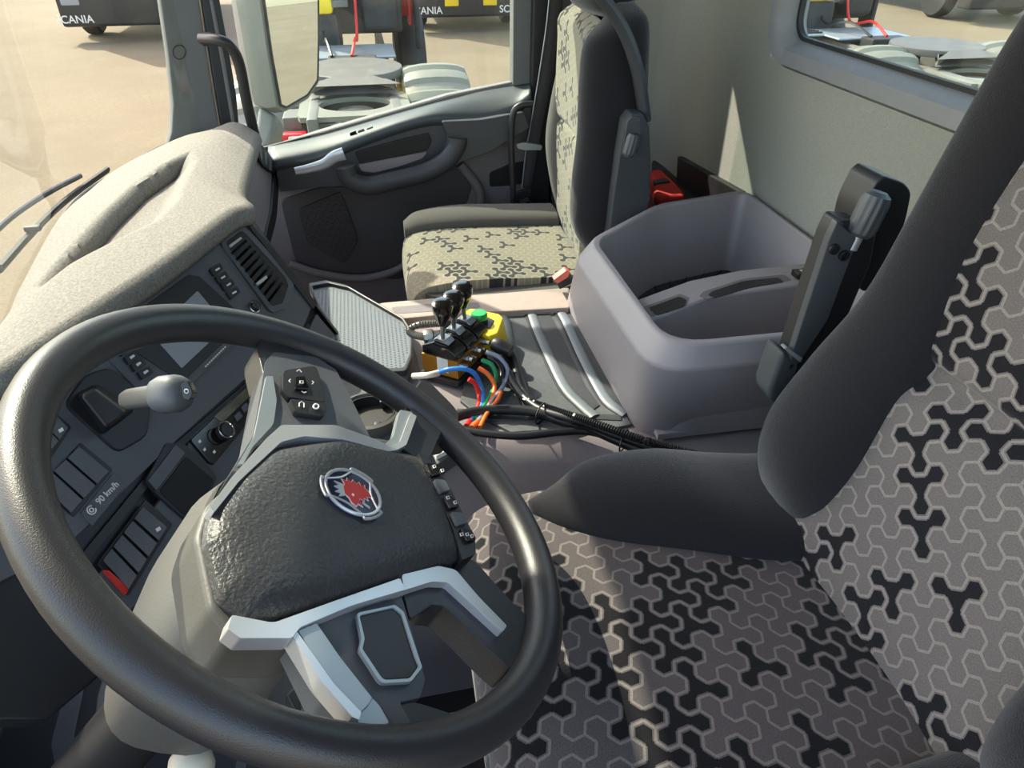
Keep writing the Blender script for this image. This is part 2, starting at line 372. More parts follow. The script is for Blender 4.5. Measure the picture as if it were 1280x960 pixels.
M_steel = mat('brushed_steel', (150, 152, 152), .3, metal=.9)
M_corr = mat('corrugated_conduit', (92, 90, 84), .4)
M_cable = mat('black_cable', (20, 21, 24), .38)
M_navy = mat('emblem_navy', (24, 30, 62), .35)
M_emred = mat('emblem_red', (205, 44, 42), .4)
M_screen = mat('screen_glass', (150, 155, 162), .15)  # on the display, the pale base colour paints in reflected sky
M_gold = mat('display_film', (96, 88, 66), .22, noise=.4, nscale=30)
M_carpet = mat('floor_carpet', (34, 33, 35), .95, noise=.2, nscale=300)
M_ground = mat('gravel_ground', (114, 101, 80), .95, noise=.12, nscale=26, bump=.4, bscale=30, dust=(102, 89, 70), dustn=(.35, .42, .7))
M_frameg = mat('chassis_grey', (104, 103, 97), .5, noise=.15, nscale=6)
M_fender = mat('fender_grey', (120, 119, 106), .5, noise=.06, nscale=6)
M_chdark = mat('chassis_dark', (40, 40, 44), .6, noise=.3, nscale=8)
M_fifth = mat('fifth_wheel_iron', (98, 95, 91), .55, noise=.12, nscale=6, metal=.2)
M_tyre = mat('tyre_rubber', (34, 34, 36), .8)
M_cabred = mat('truck_red', (196, 26, 30), .3, coat=.5)
M_cabblue = mat('truck_blue', (24, 92, 190), .3, coat=.5)
M_cabwhite = mat('truck_white', (225, 225, 220), .4)
M_cabblack = mat('truck_black', (34, 34, 40), .35, coat=.2)
M_lamp = mat('tail_lamp', (220, 24, 36), .25)
M_plate = mat('checker_plate', (168, 178, 186), .35, metal=.5, noise=.1, nscale=20)
M_mirror = mat('mirror_glass', (235, 238, 235), .01, metal=1)
M_mhouse = mat('mirror_housing', (110, 112, 106), .5, noise=.05, bump=.2)
M_seal = mat('window_seal', (22, 24, 26), .6)
G_glass = glass('pane_glass')
G_wind = glass('windscreen_glass', (238, 242, 234), 0, .004)
M_wire = {k: mat('wire_'+k, c, .35) for k, c in dict(red=(214, 42, 34), blue=(44, 124, 206), green=(28, 140, 84), orange=(232, 110, 30), grey=(140, 146, 168), black=(22, 22, 24), white=(228, 214, 200)).items()}
exec_order = 1
# ================================================================== STRUCTURE
XR = 2.05; XL = -.22; YB = -.79; ZT = .48; ZC = 1.78; GZ = -1.30
# ground outside
prism('ground', [V((-60, -60, GZ)), V((90, -60, GZ)), V((90, 60, GZ)), V((-60, 60, GZ))], V((0, 0, -.3)), M_ground, kind='structure', smooth=False)
box('floor', ((XR+XL)/2, .05, -.02), (XR-XL, 1.72, .04), M_carpet, kind='structure')
# ceiling with a rolled front edge where the windscreen begins
box('ceiling', ((XR+XL)/2, -.30, ZC+.02), (XR-XL+.1, 1.02, .04), M_wall, kind='structure')
# rear wall with a window opening: built as a frame of four slabs around the opening
Wp = Plane(V((0, YB, 0)), V((0, 1, 0)))
wi = [P(1003, -60, y=YB), P(1003, 40, y=YB), P(1300, 139, y=YB)]
YG = -.812; wx1 = P(1003, 10, y=YG).x; wz0 = P(1255, 126, y=YG).z
WX0, WX1, WZ0, WZ1 = .36, wx1, wz0, wz0+.5
FR = .045; FZ = .042  # width of moulded surround: sides, sill
bm = bmesh.new()
yb2 = YB-.05
def slab(x0, x1, z0, z1): add_box(bm, ((x0+x1)/2, (YB+yb2)/2-.0, (z0+z1)/2), (x1-x0, .05, z1-z0))
slab(XL, XR, -.1, WZ0-FZ); slab(XL, WX0-FR, WZ0-FZ, ZC+.02); slab(WX1+FR, XR, WZ0-FZ, ZC+.02); slab(WX0-FR, WX1+FR, WZ1+FR, ZC+.02)
fin('wall_rear', bm, M_wall, kind='structure', smooth=False)
def rrect(x0, x1, z0, z1, y, r, n=6):
    out = []
    for cx, cz, a0 in ((x1-r, z1-r, 0), (x0+r, z1-r, 90), (x0+r, z0+r, 180), (x1-r, z0+r, 270)):
        for k in range(n+1):
            t = math.radians(a0+90*k/n); out.append(V((cx+r*math.cos(t), y, cz+r*math.sin(t))))
    return out
# moulded surround: outer flange -> bevel -> inner reveal
rings_ = [rrect(WX0-FR-.010, WX1+FR+.010, WZ0-FZ-.010, WZ1+FR+.010, YB-.002, .075), rrect(WX0-FR, WX1+FR, WZ0-FZ, WZ1+FR, YB+.016, .07),
          rrect(WX0-.026, WX1+.026, WZ0-.018, WZ1+.026, YB+.013, .055), rrect(WX0-.003, WX1+.003, WZ0-.003, WZ1+.003, YG+.008, .04), rrect(WX0-.003, WX1+.003, WZ0-.003, WZ1+.003, YG-.015, .04)]
loft('trim_1', rings_, M_wframe, caps=False, kind='structure', solid=.004, angle=50)
ring('trim_2', rrect(WX0-.008, WX1+.008, WZ0-.008, WZ1+.008, YG+.006, .04), rrect(WX0+.004, WX1-.004, WZ0+.004, WZ1-.004, YG+.006, .036), V((0, -.010, 0)), M_seal, kind='structure')
prism('window_1', rrect(WX0-.004, WX1+.004, WZ0-.004, WZ1+.004, YG-.004, .036), V((0, -.004, 0)), G_glass, kind='structure', smooth=False)
# lower bench moulding along the rear wall
prism('baseboard_rear', [P(846, 195, y=-.775), P(925, 240, y=-.775), P(935, 330, y=-.775), P(840, 330, y=-.775)], V((0, -.02, 0)), M_black, bevel=.006, kind='structure')
# right side wall behind the door (B pillar trim) and door opening
prism('wall_right', [V((XR, YB, -.1)), V((XR, -.435, -.1)), V((XR, -.435, ZC)), V((XR, YB, ZC))], V((.06, 0, 0)), M_pillar, bevel=.004, kind='structure')
# rounded corner column between side wall and rear wall
loft('trim_3', [[V((XR, YB+.16, z)), V((XR-.02, YB+.06, z)), V((XR-.07, YB+.01, z)), V((XR-.16, YB, z)), V((XR, YB, z))] for z in (0, .9, ZC)], M_wall, kind='structure')
# left wall (driver's side): low body side, B pillar behind the camera; the door itself stands open
box('wall_left', (XL-.03, 0, .18), (.06, 1.6, .40), M_door, kind='structure')
box('trim_4', (XL-.03, -.62, 1.05), (.06, .34, 1.5), M_pillar, kind='structure')
# firewall below the dash
box('wall_front', ((XR+XL)/2, .60, .24), (XR-XL, .04, .52), M_carpet, kind='structure')

# ---------------- dash curves (world points)
wsc = [V((XL, .44, .68)), V((.2, .50, .68)), V((.6, .54, .68)), P(0, 438, z=.68), P(45, 345, z=.69), P(95, 258, z=.69), P(150, 218, z=.70), P(200, 189, z=.71), P(234, 176, z=.715), P(262, 170, z=.715)]
# windscreen: raked curved pane above that curve
wtop = []
for p in wsc: wtop.append(V((p.x+(.95-p.x)*.06, p.y-.15, ZC-.08)))
bm = bmesh.new()
A = cat_rom(wsc, 60); B = cat_rom(wtop, 60)
rows = [[a.lerp(b, k/6)+V((0, .05*math.sin(math.pi*k/6), 0))+V((0, .012, 0)) for a, b in zip(A, B)] for k in range(7)]
vsr = [[bm.verts.new(p) for p in r] for r in rows]
for r0, r1 in zip(vsr, vsr[1:]):
    for j in range(59): bm.faces.new((r0[j], r0[j+1], r1[j+1], r1[j]))
fin('window_2', bm, G_wind, kind='structure', angle=80)
# header above the windscreen and unseen visor panels shaped to shade the wheel hub
grid('added_visor', [[V((x, .38-.10*((x-.92)/1.15)**2, 1.77)) for x in (XL, .35, .92, 1.5, XR)], [V((x, .49-.12*((x-.92)/1.15)**2, 1.66)) for x in (XL, .35, .92, 1.5, XR)]], 6, 30, M_cabblack, kind='structure', solid=.01)  # unseen visor, front edge set for the sun patch on the driver's cushion
prism('added_half_blind', [V((XL, .46, 1.69)), V((1.33, .52, 1.69)), V((1.33, .59, 1.655)), V((.9, .60, 1.655)), V((XL, .56, 1.655))], V((0, 0, -.012)), M_cabblack, kind='structure')  # unseen blind over the driver's half, cut so the cushion still gets sun
grid('trim_12', [[V((x, .05, ZC+.03)) for x in (XL, .35, .92, 1.5, XR)], [V((x, .42-.10*((x-.92)/1.15)**2, ZC-.0)) for x in (XL, .35, .92, 1.5, XR)]], 4, 30, M_wall, kind='structure', solid=.03)
grid('trim_5', [[p+V((0, -.03, .03)) for p in wtop], [p+V((0, .03, -.05)) for p in wtop]], 4, 40, M_wall, kind='structure', solid=.03)
# A pillar (right)
ap = [(195, -60), (208, 30), (214, 110), (214, 160), (222, 190), (262, 200), (272, 172), (266, 110), (254, 50), (238, -60)]
pl_front = plane3(P(214, 170, x=1.93), P(262, 165, x=1.97), P(190, -60, d=1.62))
prism('trim_6', [pl_front.at(*q) for q in [(184, -110), (200, 0), (210, 70), (216, 130), (214, 165), (205, 195), (262, 200), (276, 165), (262, 80), (250, 0), (236, -110)]], -pl_front.n*.035, M_pillar, bevel=.008, kind='structure')
tube('trim_7', rpoly([pl_front.at(224+8*math.cos(k*math.pi/8), 65+9*math.sin(k*math.pi/8), .001) for k in range(16)], .3, 1), .0009, M_deep, n=6, closed=True, kind='structure')
prism('trim_8', [pl_front.at(*q) for q in [(238, -110), (252, 0), (264, 80), (278, 165), (300, 168), (296, 120), (286, 60), (275, 0), (262, -110)]], -pl_front.n*.03, M_black, bevel=.004, kind='structure')
prism('trim_9', [pl_front.at(*q, -.01) for q in [(246, -110), (260, 0), (275, 80), (290, 165), (294, 165), (280, 80), (264, 0), (250, -110)]], pl_front.n*.015, M_doorm, bevel=.003, kind='structure')

pe0 = pl_front.at(184, -110); pe1 = pl_front.at(236, -110); pdir = (pl_front.at(184, -110)-pl_front.at(200, 0)).normalized(); kz = (1.76-pe0.z)/pdir.z
ptop = pe0+pdir*kz; ptop = V((ptop.x, min(ptop.y, .40), 1.76)); ptop2 = V((XR-.02, ptop.y-.13, 1.76))
prism('trim_14', [pe0, pe1, ptop2, ptop], -pl_front.n*.05, M_pillar, bevel=.006, kind='structure')
# ================================================================== DASHBOARD
dash = thing('dashboard', (1.1, .45, .2), 'dusty grey dashboard with an angled switch panel, under the windscreen', 'dashboard')
trayp = [P(u, v, z=.748) for u, v in [(241, 186), (205, 202), (165, 228), (128, 262), (95, 298), (60, 335), (45, 352), (52, 364), (66, 356), (98, 334), (145, 312), (204, 284), (230, 256), (240, 222), (250, 200)]]
def pdist(p, poly):
    ins = False; d = 9
    n = len(poly)
    for i in range(n):
        a = poly[i]; b = poly[(i+1) % n]
        if (a.y > p.y) != (b.y > p.y) and p.x < (b.x-a.x)*(p.y-a.y)/(b.y-a.y)+a.x: ins = not ins
        e = V((b.x-a.x, b.y-a.y)); t = max(0, min(1, ((p.x-a.x)*e.x+(p.y-a.y)*e.y)/e.length_squared))
        d = min(d, math.hypot(p.x-a.x-e.x*t, p.y-a.y-e.y*t))
    return d if ins else -d
def ldist(p, ln):
    d = 9
    for a, b in zip(ln, ln[1:]):
        e = V((b.x-a.x, b.y-a.y)); t = max(0, min(1, ((p.x-a.x)*e.x+(p.y-a.y)*e.y)/e.length_squared))
        d = min(d, math.hypot(p.x-a.x-e.x*t, p.y-a.y-e.y*t))
    return d
inn = [V((XL, .30, .74)), V((.2, .46, .745)), P(-70, 520, z=.745), P(0, 468, z=.745), P(100, 400, z=.75), P(200, 334, z=.75), P(280, 274, z=.745), P(306, 262, z=.738), P(296, 246, z=.728), P(304, 212, z=.722), P(317, 170, z=.72)]
out = [V((XL, .44, .68)), V((.2, .50, .68)), V((.55, .54, .68)), P(0, 438, z=.68), P(35, 365, z=.69), P(80, 280, z=.69), P(120, 242, z=.70), P(150, 218, z=.705), P(190, 196, z=.71), P(234, 176, z=.715), P(275, 167, z=.716)]
NI, NJ = 300, 120
a_ = cat_rom(out, NI); b_ = cat_rom(inn, NI)
bm = bmesh.new(); G = []
for i in range(NI):
    row = []
    for j in range(NJ):
        t = j/(NJ-1); p = a_[i].lerp(b_[i], t)
        p.z += .018*math.sin(math.pi*min(1, t*1.0))
        if pdist(p, trayp) > 0:
            sf = min(1, ldist(p, trayp[:8])/.009); sr = min(1, ldist(p, trayp[7:]+trayp[:1])/.055)
            p.z -= .034*(sf*sf*(3-2*sf))*(sr*sr*(3-2*sr))
        row.append(bm.verts.new(p))
    # rounded front lip going down
    for k, (dy, dz) in enumerate(((-.005, -.004), (-.006, -.011), (-.002, -.018))):
        q = row[NJ-1].co.copy(); q.y += dy; q.z += dz; row.append(bm.verts.new(q))
    G.append(row)
for i in range(NI-1):
    for j in range(len(G[0])-1): bm.faces.new((G[i][j], G[i+1][j], G[i+1][j+1], G[i][j+1]))
fin('dash_top', bm, M_dashtop, dash, angle=80, solid=.012, label='dust-covered grey upper dash skin with a sunken tray')
# seam line on the passenger top
# front face, passenger side
gp = plane3(P(284, 256, z=.722), P(317, 171, z=.722), P(338, 302, y=.262))
prism('glovebox_face', [gp.at(*q) for q in [(306, 262), (294, 240), (306, 200), (317, 173), (334, 190), (344, 208), (349, 240), (346, 275), (338, 308), (326, 296)]], -gp.n*.04, M_grey2, dash, bevel=.006, label='mauve grey glovebox face')
prism('end_cap', rpoly([gp.at(*q, .006) for q in [(343, 205), (349, 232), (346, 275), (336, 312), (330, 304), (340, 262), (342, 232)]], .3), -gp.n*.03, M_black, dash, bevel=.003, label='black end strip')
sv = prism('side_vent', rpoly([gp.at(*q, .008) for q in [(318, 174), (333, 186), (345, 205), (345, 218), (330, 208), (319, 190)]], .25), -gp.n*.03, M_deep, dash, bevel=.002, label='black side air vent')
for k in range(3):
    t = .25+.25*k; prism('vent_slat', [gp.at(318+27*t-1, 178+30*t-3, .010), gp.at(320+27*t, 179+30*t-3, .010), gp.at(322+24*t, 192+28*t, .010), gp.at(320+24*t, 192+28*t, .010)], -gp.n*.006, M_panel, sv)

# angled switch panel
QA = P(0, 478, z=.732); QB = P(303, 272, z=.728); QC = P(200, 700, z=.51)
Q = plane3(QA, QB, QC)
def qp(pts, off=0): return [Q.at(u, v, off) for u, v in pts]
def plate(name, pts, off, th, m, parent=None, r=.18, bev=.0012, **k):
    return prism(name, rpoly(qp(pts, off), r) if r else qp(pts, off), -Q.n*th, m, parent or dash, bevel=bev, **k)
prism('panel_core', qp([(-160, 590), (0, 478), (303, 272), (338, 306), (372, 352), (396, 386), (432, 432), (400, 500), (330, 600), (215, 770), (60, 900), (-160, 900)], -.012), -Q.n*.05, M_black, dash, bevel=.004)
up = plate('upper_fascia', [(-150, 588), (0, 484), (300, 277), (330, 301), (368, 350), (390, 383), (378, 412), (340, 444), (210, 560), (76, 690), (-150, 800)], 0, .014, M_panel, r=.05, label='anthracite upper fascia around the radio')
lw = plate('lower_fascia', [(396, 392), (426, 428), (400, 490), (333, 560), (262, 668), (160, 765), (118, 728), (213, 610), (240, 545), (330, 462), (380, 425)], -.002, .014, M_panel, r=.05, label='anthracite lower fascia')
plate('trim_band', [(386, 404), (391, 412), (220, 566), (120, 690), (105, 712), (96, 700), (210, 562), (345, 446)], -.004, .008, M_black, r=.1)
plate('edge_strip', [(303, 272), (311, 276), (372, 346), (396, 380), (392, 386), (366, 352), (330, 306)], .004, .02, M_black, r=.1)
# side cheek of the panel, facing the passenger side
prism('panel_cheek', [Q.at(304, 270, .0), Q.at(396, 384, 0), Q.at(432, 430, -.01), Q.at(425, 470, -.06), Q.at(396, 384, -.10), Q.at(310, 270, -.08)], V((.012, 0, 0)), M_black, dash, bevel=.003)
# vent
vent = plate('air_vent', [(274, 302), (281, 293), (303, 280), (309, 282), (364, 345), (368, 357), (358, 384), (341, 391), (334, 387)], .002, .006, M_black, r=.25, label='black framed centre air vent')
ring('vent_bezel', rpoly(qp([(274, 302), (303, 279), (365, 345), (368, 358), (358, 385), (340, 391)], .003), .2), rpoly(qp([(281, 303), (303, 287), (357, 346), (361, 357), (353, 379), (340, 383)], .003), .2), -Q.n*.004, M_panel, vent, bevel=.0008)
for k in range(9):
    t = (k+.5)/9; u0, v0 = 286+52*t, 312+66*t; u1, v1 = 304+52*t, 296+58*t
    prism('vent_slat', [Q.at(u0, v0, .004), Q.at(u1, v1, .004), Q.at(u1+2.2, v1+2.6, .009), Q.at(u0+2.2, v0+2.6, .009)], -Q.n*.0015, M_gloss, vent)
prism('vent_tab', qp([(287, 306), (301, 296), (303, 298), (289, 309)], .009), -Q.n*.004, M_silver, vent, bevel=.0005, label='silver vent tab')
prism('vent_tab', qp([(321, 353), (333, 344), (335, 347), (329, 352), (323, 356)], .013), -Q.n*.004, M_silver, vent, bevel=.0005, label='silver vent tab')
# radio plate, screen, buttons
rp = plate('radio_plate', [(108, 418), (258, 312), (266, 309), (273, 314), (330, 388), (322, 400), (205, 515), (195, 512)], .003, .006, M_panel, r=.06)
plate('radio_inset', [(130, 418), (236, 343), (250, 345), (309, 400), (228, 478), (170, 440)], .0045, .003, M_black, r=.08)
plate('screen', [(247, 363), (284, 407), (228, 460), (190, 418)], .006, .003, M_screen, r=.04, label='display screen with a pale sky reflection in its colour')
for (u, v) in ((272, 337), (279, 347), (286, 356), (293, 366)):
    b_o = plate('radio_button', [(u-10, v-1), (u+3, v-9), (u+8, v-1), (u-4, v+8)], .008, .005, M_black, r=.25, bev=.0008)
    prism('icon', qp([(u-3, v), (u+2, v-3), (u+3, v-1), (u-2, v+2)], .0085), -Q.n*.0004, M_white, b_o)
lathe('radio_knob', [(.0095, 0), (.0095, .010), (.008, .012), (0, .012)], Q.at(316, 384, .002), Q.n, M_black, dash)
tube('knob_ring', [Q.at(318, 384, .013)+(Q.a*math.cos(t)+Q.b*math.sin(t))*.0095 for t in [k*math.pi/12 for k in range(24)]], .0011, M_chrome, dash, n=6, closed=True, label='bright ring of the radio knob')
for (u, v) in ((155, 437), (164, 447), (172, 456), (181, 466)):
    b_o = plate('shortcut_button', [(u-9, v-1), (u+5, v-9), (u+11, v-1), (u-3, v+8)], .008, .005, M_black, r=.2, bev=.0008)
    prism('icon', qp([(u-2, v-1), (u+3, v-4), (u+5, v-2), (u, v+2)], .0085), -Q.n*.0004, M_white, b_o)
for k in range(11):
    t = k/10; u = 257+24*t; v = 458-24*t
    prism('lettering', qp([(u-1, v), (u+.6, v-1.6), (u+1.8, v-.4), (u+.2, v+1.2)], .0048), -Q.n*.0004, M_white, dash)
# switch rows on the left
def rocker(c0, c1, c2, c3, n, m, iconlast=False):
    """switch bank: quad c0-c1 (first switch far edge) to c3-c2 (last), split in n"""
    for k in range(n):
        t0, t1 = k/n+.02, (k+1)/n-.02
        L = lambda a, b, t: (a[0]+(b[0]-a[0])*t, a[1]+(b[1]-a[1])*t)
        q = [L(c0, c3, t0), L(c1, c2, t0), L(c1, c2, t1), L(c0, c3, t1)]
        md0, md1 = L(q[0], q[1], .5), L(q[3], q[2], .5)
        bm = bmesh.new()
        sec = lambda a, b, d: [Q.at(*a, -.004), Q.at(*b, -.004), Q.at(*b, d[1]), Q.at(*L(a, b, .5), d[2]), Q.at(*a, d[0])]
        add_loft(bm, [sec(q[0], q[1], (.007, .009, .004)), sec(q[3], q[2], (.007, .009, .004))])
        o = fin('rocker_switch', bm, M_panel, dash, bevel=.0008)
        if iconlast and k == 0:
            c = L(L(q[0], q[1], .8), L(q[3], q[2], .8), .5); prism('icon', qp([(c[0]-3, c[1]-1), (c[0]+2, c[1]-4), (c[0]+4, c[1]), (c[0]-1, c[1]+3)], .0095), -Q.n*.0008, M_white, o)
plate('switch_frame', [(100, 552), (142, 587), (92, 648), (50, 610)], .0005, .004, M_black, r=.08)
rocker((100, 557), (137, 588), (88, 642), (50, 606), 3, M_panel)
plate('switch_frame', [(182, 624), (216, 655), (161, 745), (122, 704)], .0005, .004, M_black, r=.08)
rocker((180, 632), (210, 657), (160, 738), (128, 702), 4, M_panel, True)
plate('switch_frame', [(62, 508), (90, 534), (60, 580), (34, 556)], .0005, .004, M_black, r=.1)
rocker((66, 514), (86, 534), (62, 566), (42, 546), 2, M_panel, True)
lp_ = plate('limiter_label_plate', [(141, 592), (157, 607), (116, 657), (101, 641)], .002, .003, M_panel, r=.1)
pd = (Q.at(142, 608)-Q.at(118, 632)).normalized()
text('limiter_lettering', '90 km/h', Q.at(134.5, 616, .0026), pd, Q.n.cross(pd), .0112, M_white, lp_, label='white lettering 90 km/h')
ic = Q.at(114.5, 637.5, .0026)
tube('limiter_icon', [ic+(Q.a*math.cos(t)+Q.b*math.sin(t))*.0052 for t in [math.radians(40+300*k/12) for k in range(13)]], .0008, M_white, lp_, n=5, label='white speedometer symbol')
tube('limiter_icon', [ic+(Q.a*math.cos(t)+Q.b*math.sin(t))*.0024 for t in [math.radians(360*k/10) for k in range(10)]], .0008, M_white, lp_, n=5, closed=True, label='white speedometer symbol')
prism('red_tab', qp([(130, 712), (137, 713), (162, 735), (158, 743)], .006), -Q.n*.006, M_red, dash, bevel=.0008, label='red strip below the lower switches')
# stalk housing recess
plate('stalk_housing', [(106, 468), (138, 458), (190, 500), (185, 545), (148, 566), (80, 505)], .004, .008, M_black, r=.25, bev=.003)
loft('stalk_hump', [[Q.at(92, 492, 0), Q.at(122, 478, 0), Q.at(118, 484, .03), Q.at(100, 494, .03)], [Q.at(128, 545, 0), Q.at(172, 512, 0), Q.at(160, 516, .035), Q.at(134, 536, .035)]], M_black, dash, bevel=.006, seg=3)
# cubby
plate('cubby_frame', [(208, 553), (232, 555), (272, 595), (246, 662), (196, 618), (182, 600)], .002, .006, M_black, r=.12)
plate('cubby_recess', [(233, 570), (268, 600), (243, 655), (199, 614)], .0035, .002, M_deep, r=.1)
prism('cubby_ledge', qp([(220, 556), (232, 566), (197, 612), (186, 600)], .006), -Q.n*.004, M_panel, dash, bevel=.001)
# climate panel
cp = plate('climate_panel', [(238, 550), (324, 468), (334, 472), (334, 500), (268, 580), (262, 578)], .003, .006, M_gloss, r=.1, label='glossy climate control panel')
prism('climate_display', qp([(268, 521), (326, 468), (332, 476), (278, 528)], .004), -Q.n*.001, M_gold, cp, label='dull gold climate display')
for k in range(4):
    u, v = 293+9*k, 526-11*k; prism('climate_button', qp([(u, v-6), (u+6, v-12), (u+11, v-6), (u+4, v+1)], .005), -Q.n*.002, M_panel, cp, bevel=.0005)
lathe('climate_knob', [(.0125, 0), (.0125, .012), (.011, .014), (0, .014)], Q.at(279, 541, .003), Q.n, M_black, cp)
tube('climate_knob_ring', [Q.at(283, 537, .017)+(Q.a*math.cos(t)+Q.b*math.sin(t))*.0125 for t in [k*math.pi/12 for k in range(24)]], .001, M_chrome, cp, n=6, closed=True, label='bright ring of the climate knob')
for u, v in ((250, 552), (268, 565), (256, 562)): prism('icon', qp([(u-2, v), (u, v-3), (u+2, v), (u, v+2)], .0035), -Q.n*.0008, M_white, cp)
# knee panel under the dash, driver's side
kp = plane3(P(0, 740, z=.46), P(230, 800, z=.40), P(60, 960, z=.25))
prism('knee_panel', [kp.at(*q) for q in [(-160, 640), (70, 735), (330, 640), (420, 760), (460, 1040), (-200, 1100)]], -kp.n*.03, M_black, dash, bevel=.004)
kk = rpoly([kp.at(*q, .002) for q in [(170, 700), (90, 830), (62, 930), (75, 985), (300, 1010), (330, 820)]], .15)
k2 = rpoly([kp.at(*q, .002) for q in [(172, 730), (110, 838), (92, 922), (110, 948), (290, 980), (315, 830)]], .15)
ring('knee_frame', kk, k2, -kp.n*.010, M_door, dash, bevel=.002, label='dark raised frame on the knee panel')
prism('side_channel', [kp.at(*q, .006) for q in [(60, 745), (75, 740), (20, 860), (-30, 1000), (-50, 990), (0, 850)]], -kp.n*.02, M_door, dash, bevel=.003)

# ================================================================== STEERING WHEEL
WO = V((.4503, .0635, .8016)); WN = V((0, -.5804, .8143)); WPn = Plane(WO, WN)
def wp(pts, off=0): return [WPn.at(u, v, off) for u, v in pts]
sw = thing('steering_wheel', tuple(WO-WN*.06), 'large dark four-spoke truck steering wheel with silver spokes, in front of the driver seat', 'steering wheel')
tube('rim', [WO+(WPn.a*math.cos(t)+WPn.b*math.sin(t))*.213 for t in [k*2*math.pi/96 for k in range(96)]], (.0170, .0160), M_rim, sw, n=20, closed=True, label='dark leather-grained rim')
def solidp(name, pts, off, th, m, parent=None, r=.15, bev=.003, **k):
    return prism(name, rpoly(wp(pts, off), r) if r else wp(pts, off), -WN*th, m, parent or sw, bevel=bev, **k)
# hub shell under the pad
solidp('hub_shell', [(318, 575), (256, 632), (244, 670), (262, 760), (290, 796), (372, 800), (470, 770), (560, 720), (596, 690), (540, 560), (470, 545), (380, 540)], -.004, .045, M_shroud, r=.2, bev=.010, seg=3, label='grey shell around the airbag')
# airbag pad: domed
def dome(name, outl, off, hgt, m, parent, edge=.008, rings=9, power=.55):
    pts = rpoly(wp(outl, off), .22, 5); c = sum(pts, V())/len(pts); bm = bmesh.new()
    RR = [[p-WN*.02 for p in pts]]
    for k in range(rings):
        t = k/rings; RR.append([p.lerp(c, t)+WN*(hgt*(1-(1-t)**3)**power) for p in pts])
    vv = [[bm.verts.new(p) for p in r] for r in RR]; n = len(pts)
    for A, B in zip(vv, vv[1:]):
        for j in range(n): bm.faces.new((A[j], A[(j+1) % n], B[(j+1) % n], B[j]))
    ce = bm.verts.new(c+WN*hgt)
    for j in range(n): bm.faces.new((vv[-1][j], vv[-1][(j+1) % n], ce))
    bmesh.ops.recalc_face_normals(bm, faces=bm.faces)
    return fin(name, bm, m, parent, angle=60)
pad = dome('airbag_cover', [(335, 562), (292, 600), (262, 642), (258, 672), (276, 745), (308, 773), (352, 768), (440, 745), (582, 696), (560, 630), (527, 572), (480, 560), (425, 548)], .004, .012, M_pad, sw)
pad['label'] = 'grained black airbag cover'
# emblem
EM = WPn.at(440, 617, .017); ED = (WPn.at(403, 606)-WPn.at(470, 620)); ed = (ED-WN*ED.dot(WN)).normalized(); ex = ed.cross(WN)
def ec(x, y, off=0): return EM+ex*x+ed*y+WN*off
em = lathe('emblem', [(.0245, -.006), (.0245, .0008), (.023, .0016), (0, .0016)], EM, WN, M_navy, pad, n=40, label='round navy emblem with silver ring and red crowned griffin head')
def arc(r, a0, a1, n=14, c=(0, 0)): return [ec(c[0]+r*math.sin(math.radians(a0+(a1-a0)*k/n)), c[1]+r*math.cos(math.radians(a0+(a1-a0)*k/n)), .0020) for k in range(n+1)]
bm = bmesh.new()
add_tube(bm, arc(.0240, 0, 351, 40)[:-1], .0015, 8, closed=True)
for a0 in (0, 120, 240):     # three rim segments (pedal ring) and the inner triangle curves
    add_tube(bm, arc(.0276, a0-22, a0+22, 8), .0013, 8)
    for s in (-22, 22): add_tube(bm, [ec(r*math.sin(math.radians(a0+s)), r*math.cos(math.radians(a0+s)), .002) for r in (.0235, .0275)], .0011, 8)
    m0 = math.radians(a0+60)
    p0, p2 = math.radians(a0+22), math.radians(a0+98)
    add_tube(bm, [ec(.0240*math.sin(p0), .0240*math.cos(p0), .0022), ec(.0162*math.sin(m0), .0162*math.cos(m0), .0022), ec(.0240*math.sin(p2), .0240*math.cos(p2), .0022)], .0009, 8, sm=10)
fin('emblem_ring', bm, M_silver, sw, label='silver emblem ring')
def epoly(name, pts, m, off=.0028, th=.0012, sc=1.25, label=None):
    bm = bmesh.new(); add_prism(bm, [ec(x*.001*sc, y*.001*sc, off) for x, y in pts], -WN*th)
    return fin(name, bm, m, sw, smooth=False, label=label)
griff = [(-2, -13), (3, -11), (5, -9), (8, -9.5), (6.5, -6.5), (9.5, -6), (7.5, -3.5), (10.5, -2), (8, -.2), (11, 2), (8.2, 2.8), (9, 6), (5.5, 4.8), (3, 6.3), (-3, 6.5), (-6, 4), (-9.5, 3.2), (-12, .5), (-9.5, -1.2), (-11, -4), (-7, -2.6), (-4.5, -3.4), (-6.5, -6), (-3.5, -6.2), (-5, -9), (-1.8, -8.4)]
epoly('emblem_griffin', griff, M_emred, label='red griffin head')
epoly('emblem_griffin', [(x*1.12, y*1.12) for x, y in griff], M_white, off=.0022, label='pale outline of the griffin head')
epoly('emblem_crown', [(-5, 7), (5, 6.6), (6.4, 12.5), (3.4, 9.6), (1.6, 13.4), (-.4, 9.8), (-3, 13.6), (-3.6, 9.8), (-7, 12)], M_silver, off=.0026, label='silver crown')
epoly('emblem_eye', [(-5, 1.2), (-3.4, 2.4), (-2.2, 1.2), (-3.6, .4)], M_white, off=.0033)
epoly('emblem_tongue', [(-9, -4.4), (-10.8, -6.4), (-12.6, -9), (-11.2, -8.8), (-9.4, -6.6), (-7.8, -4.6)], M_silver, off=.0030)
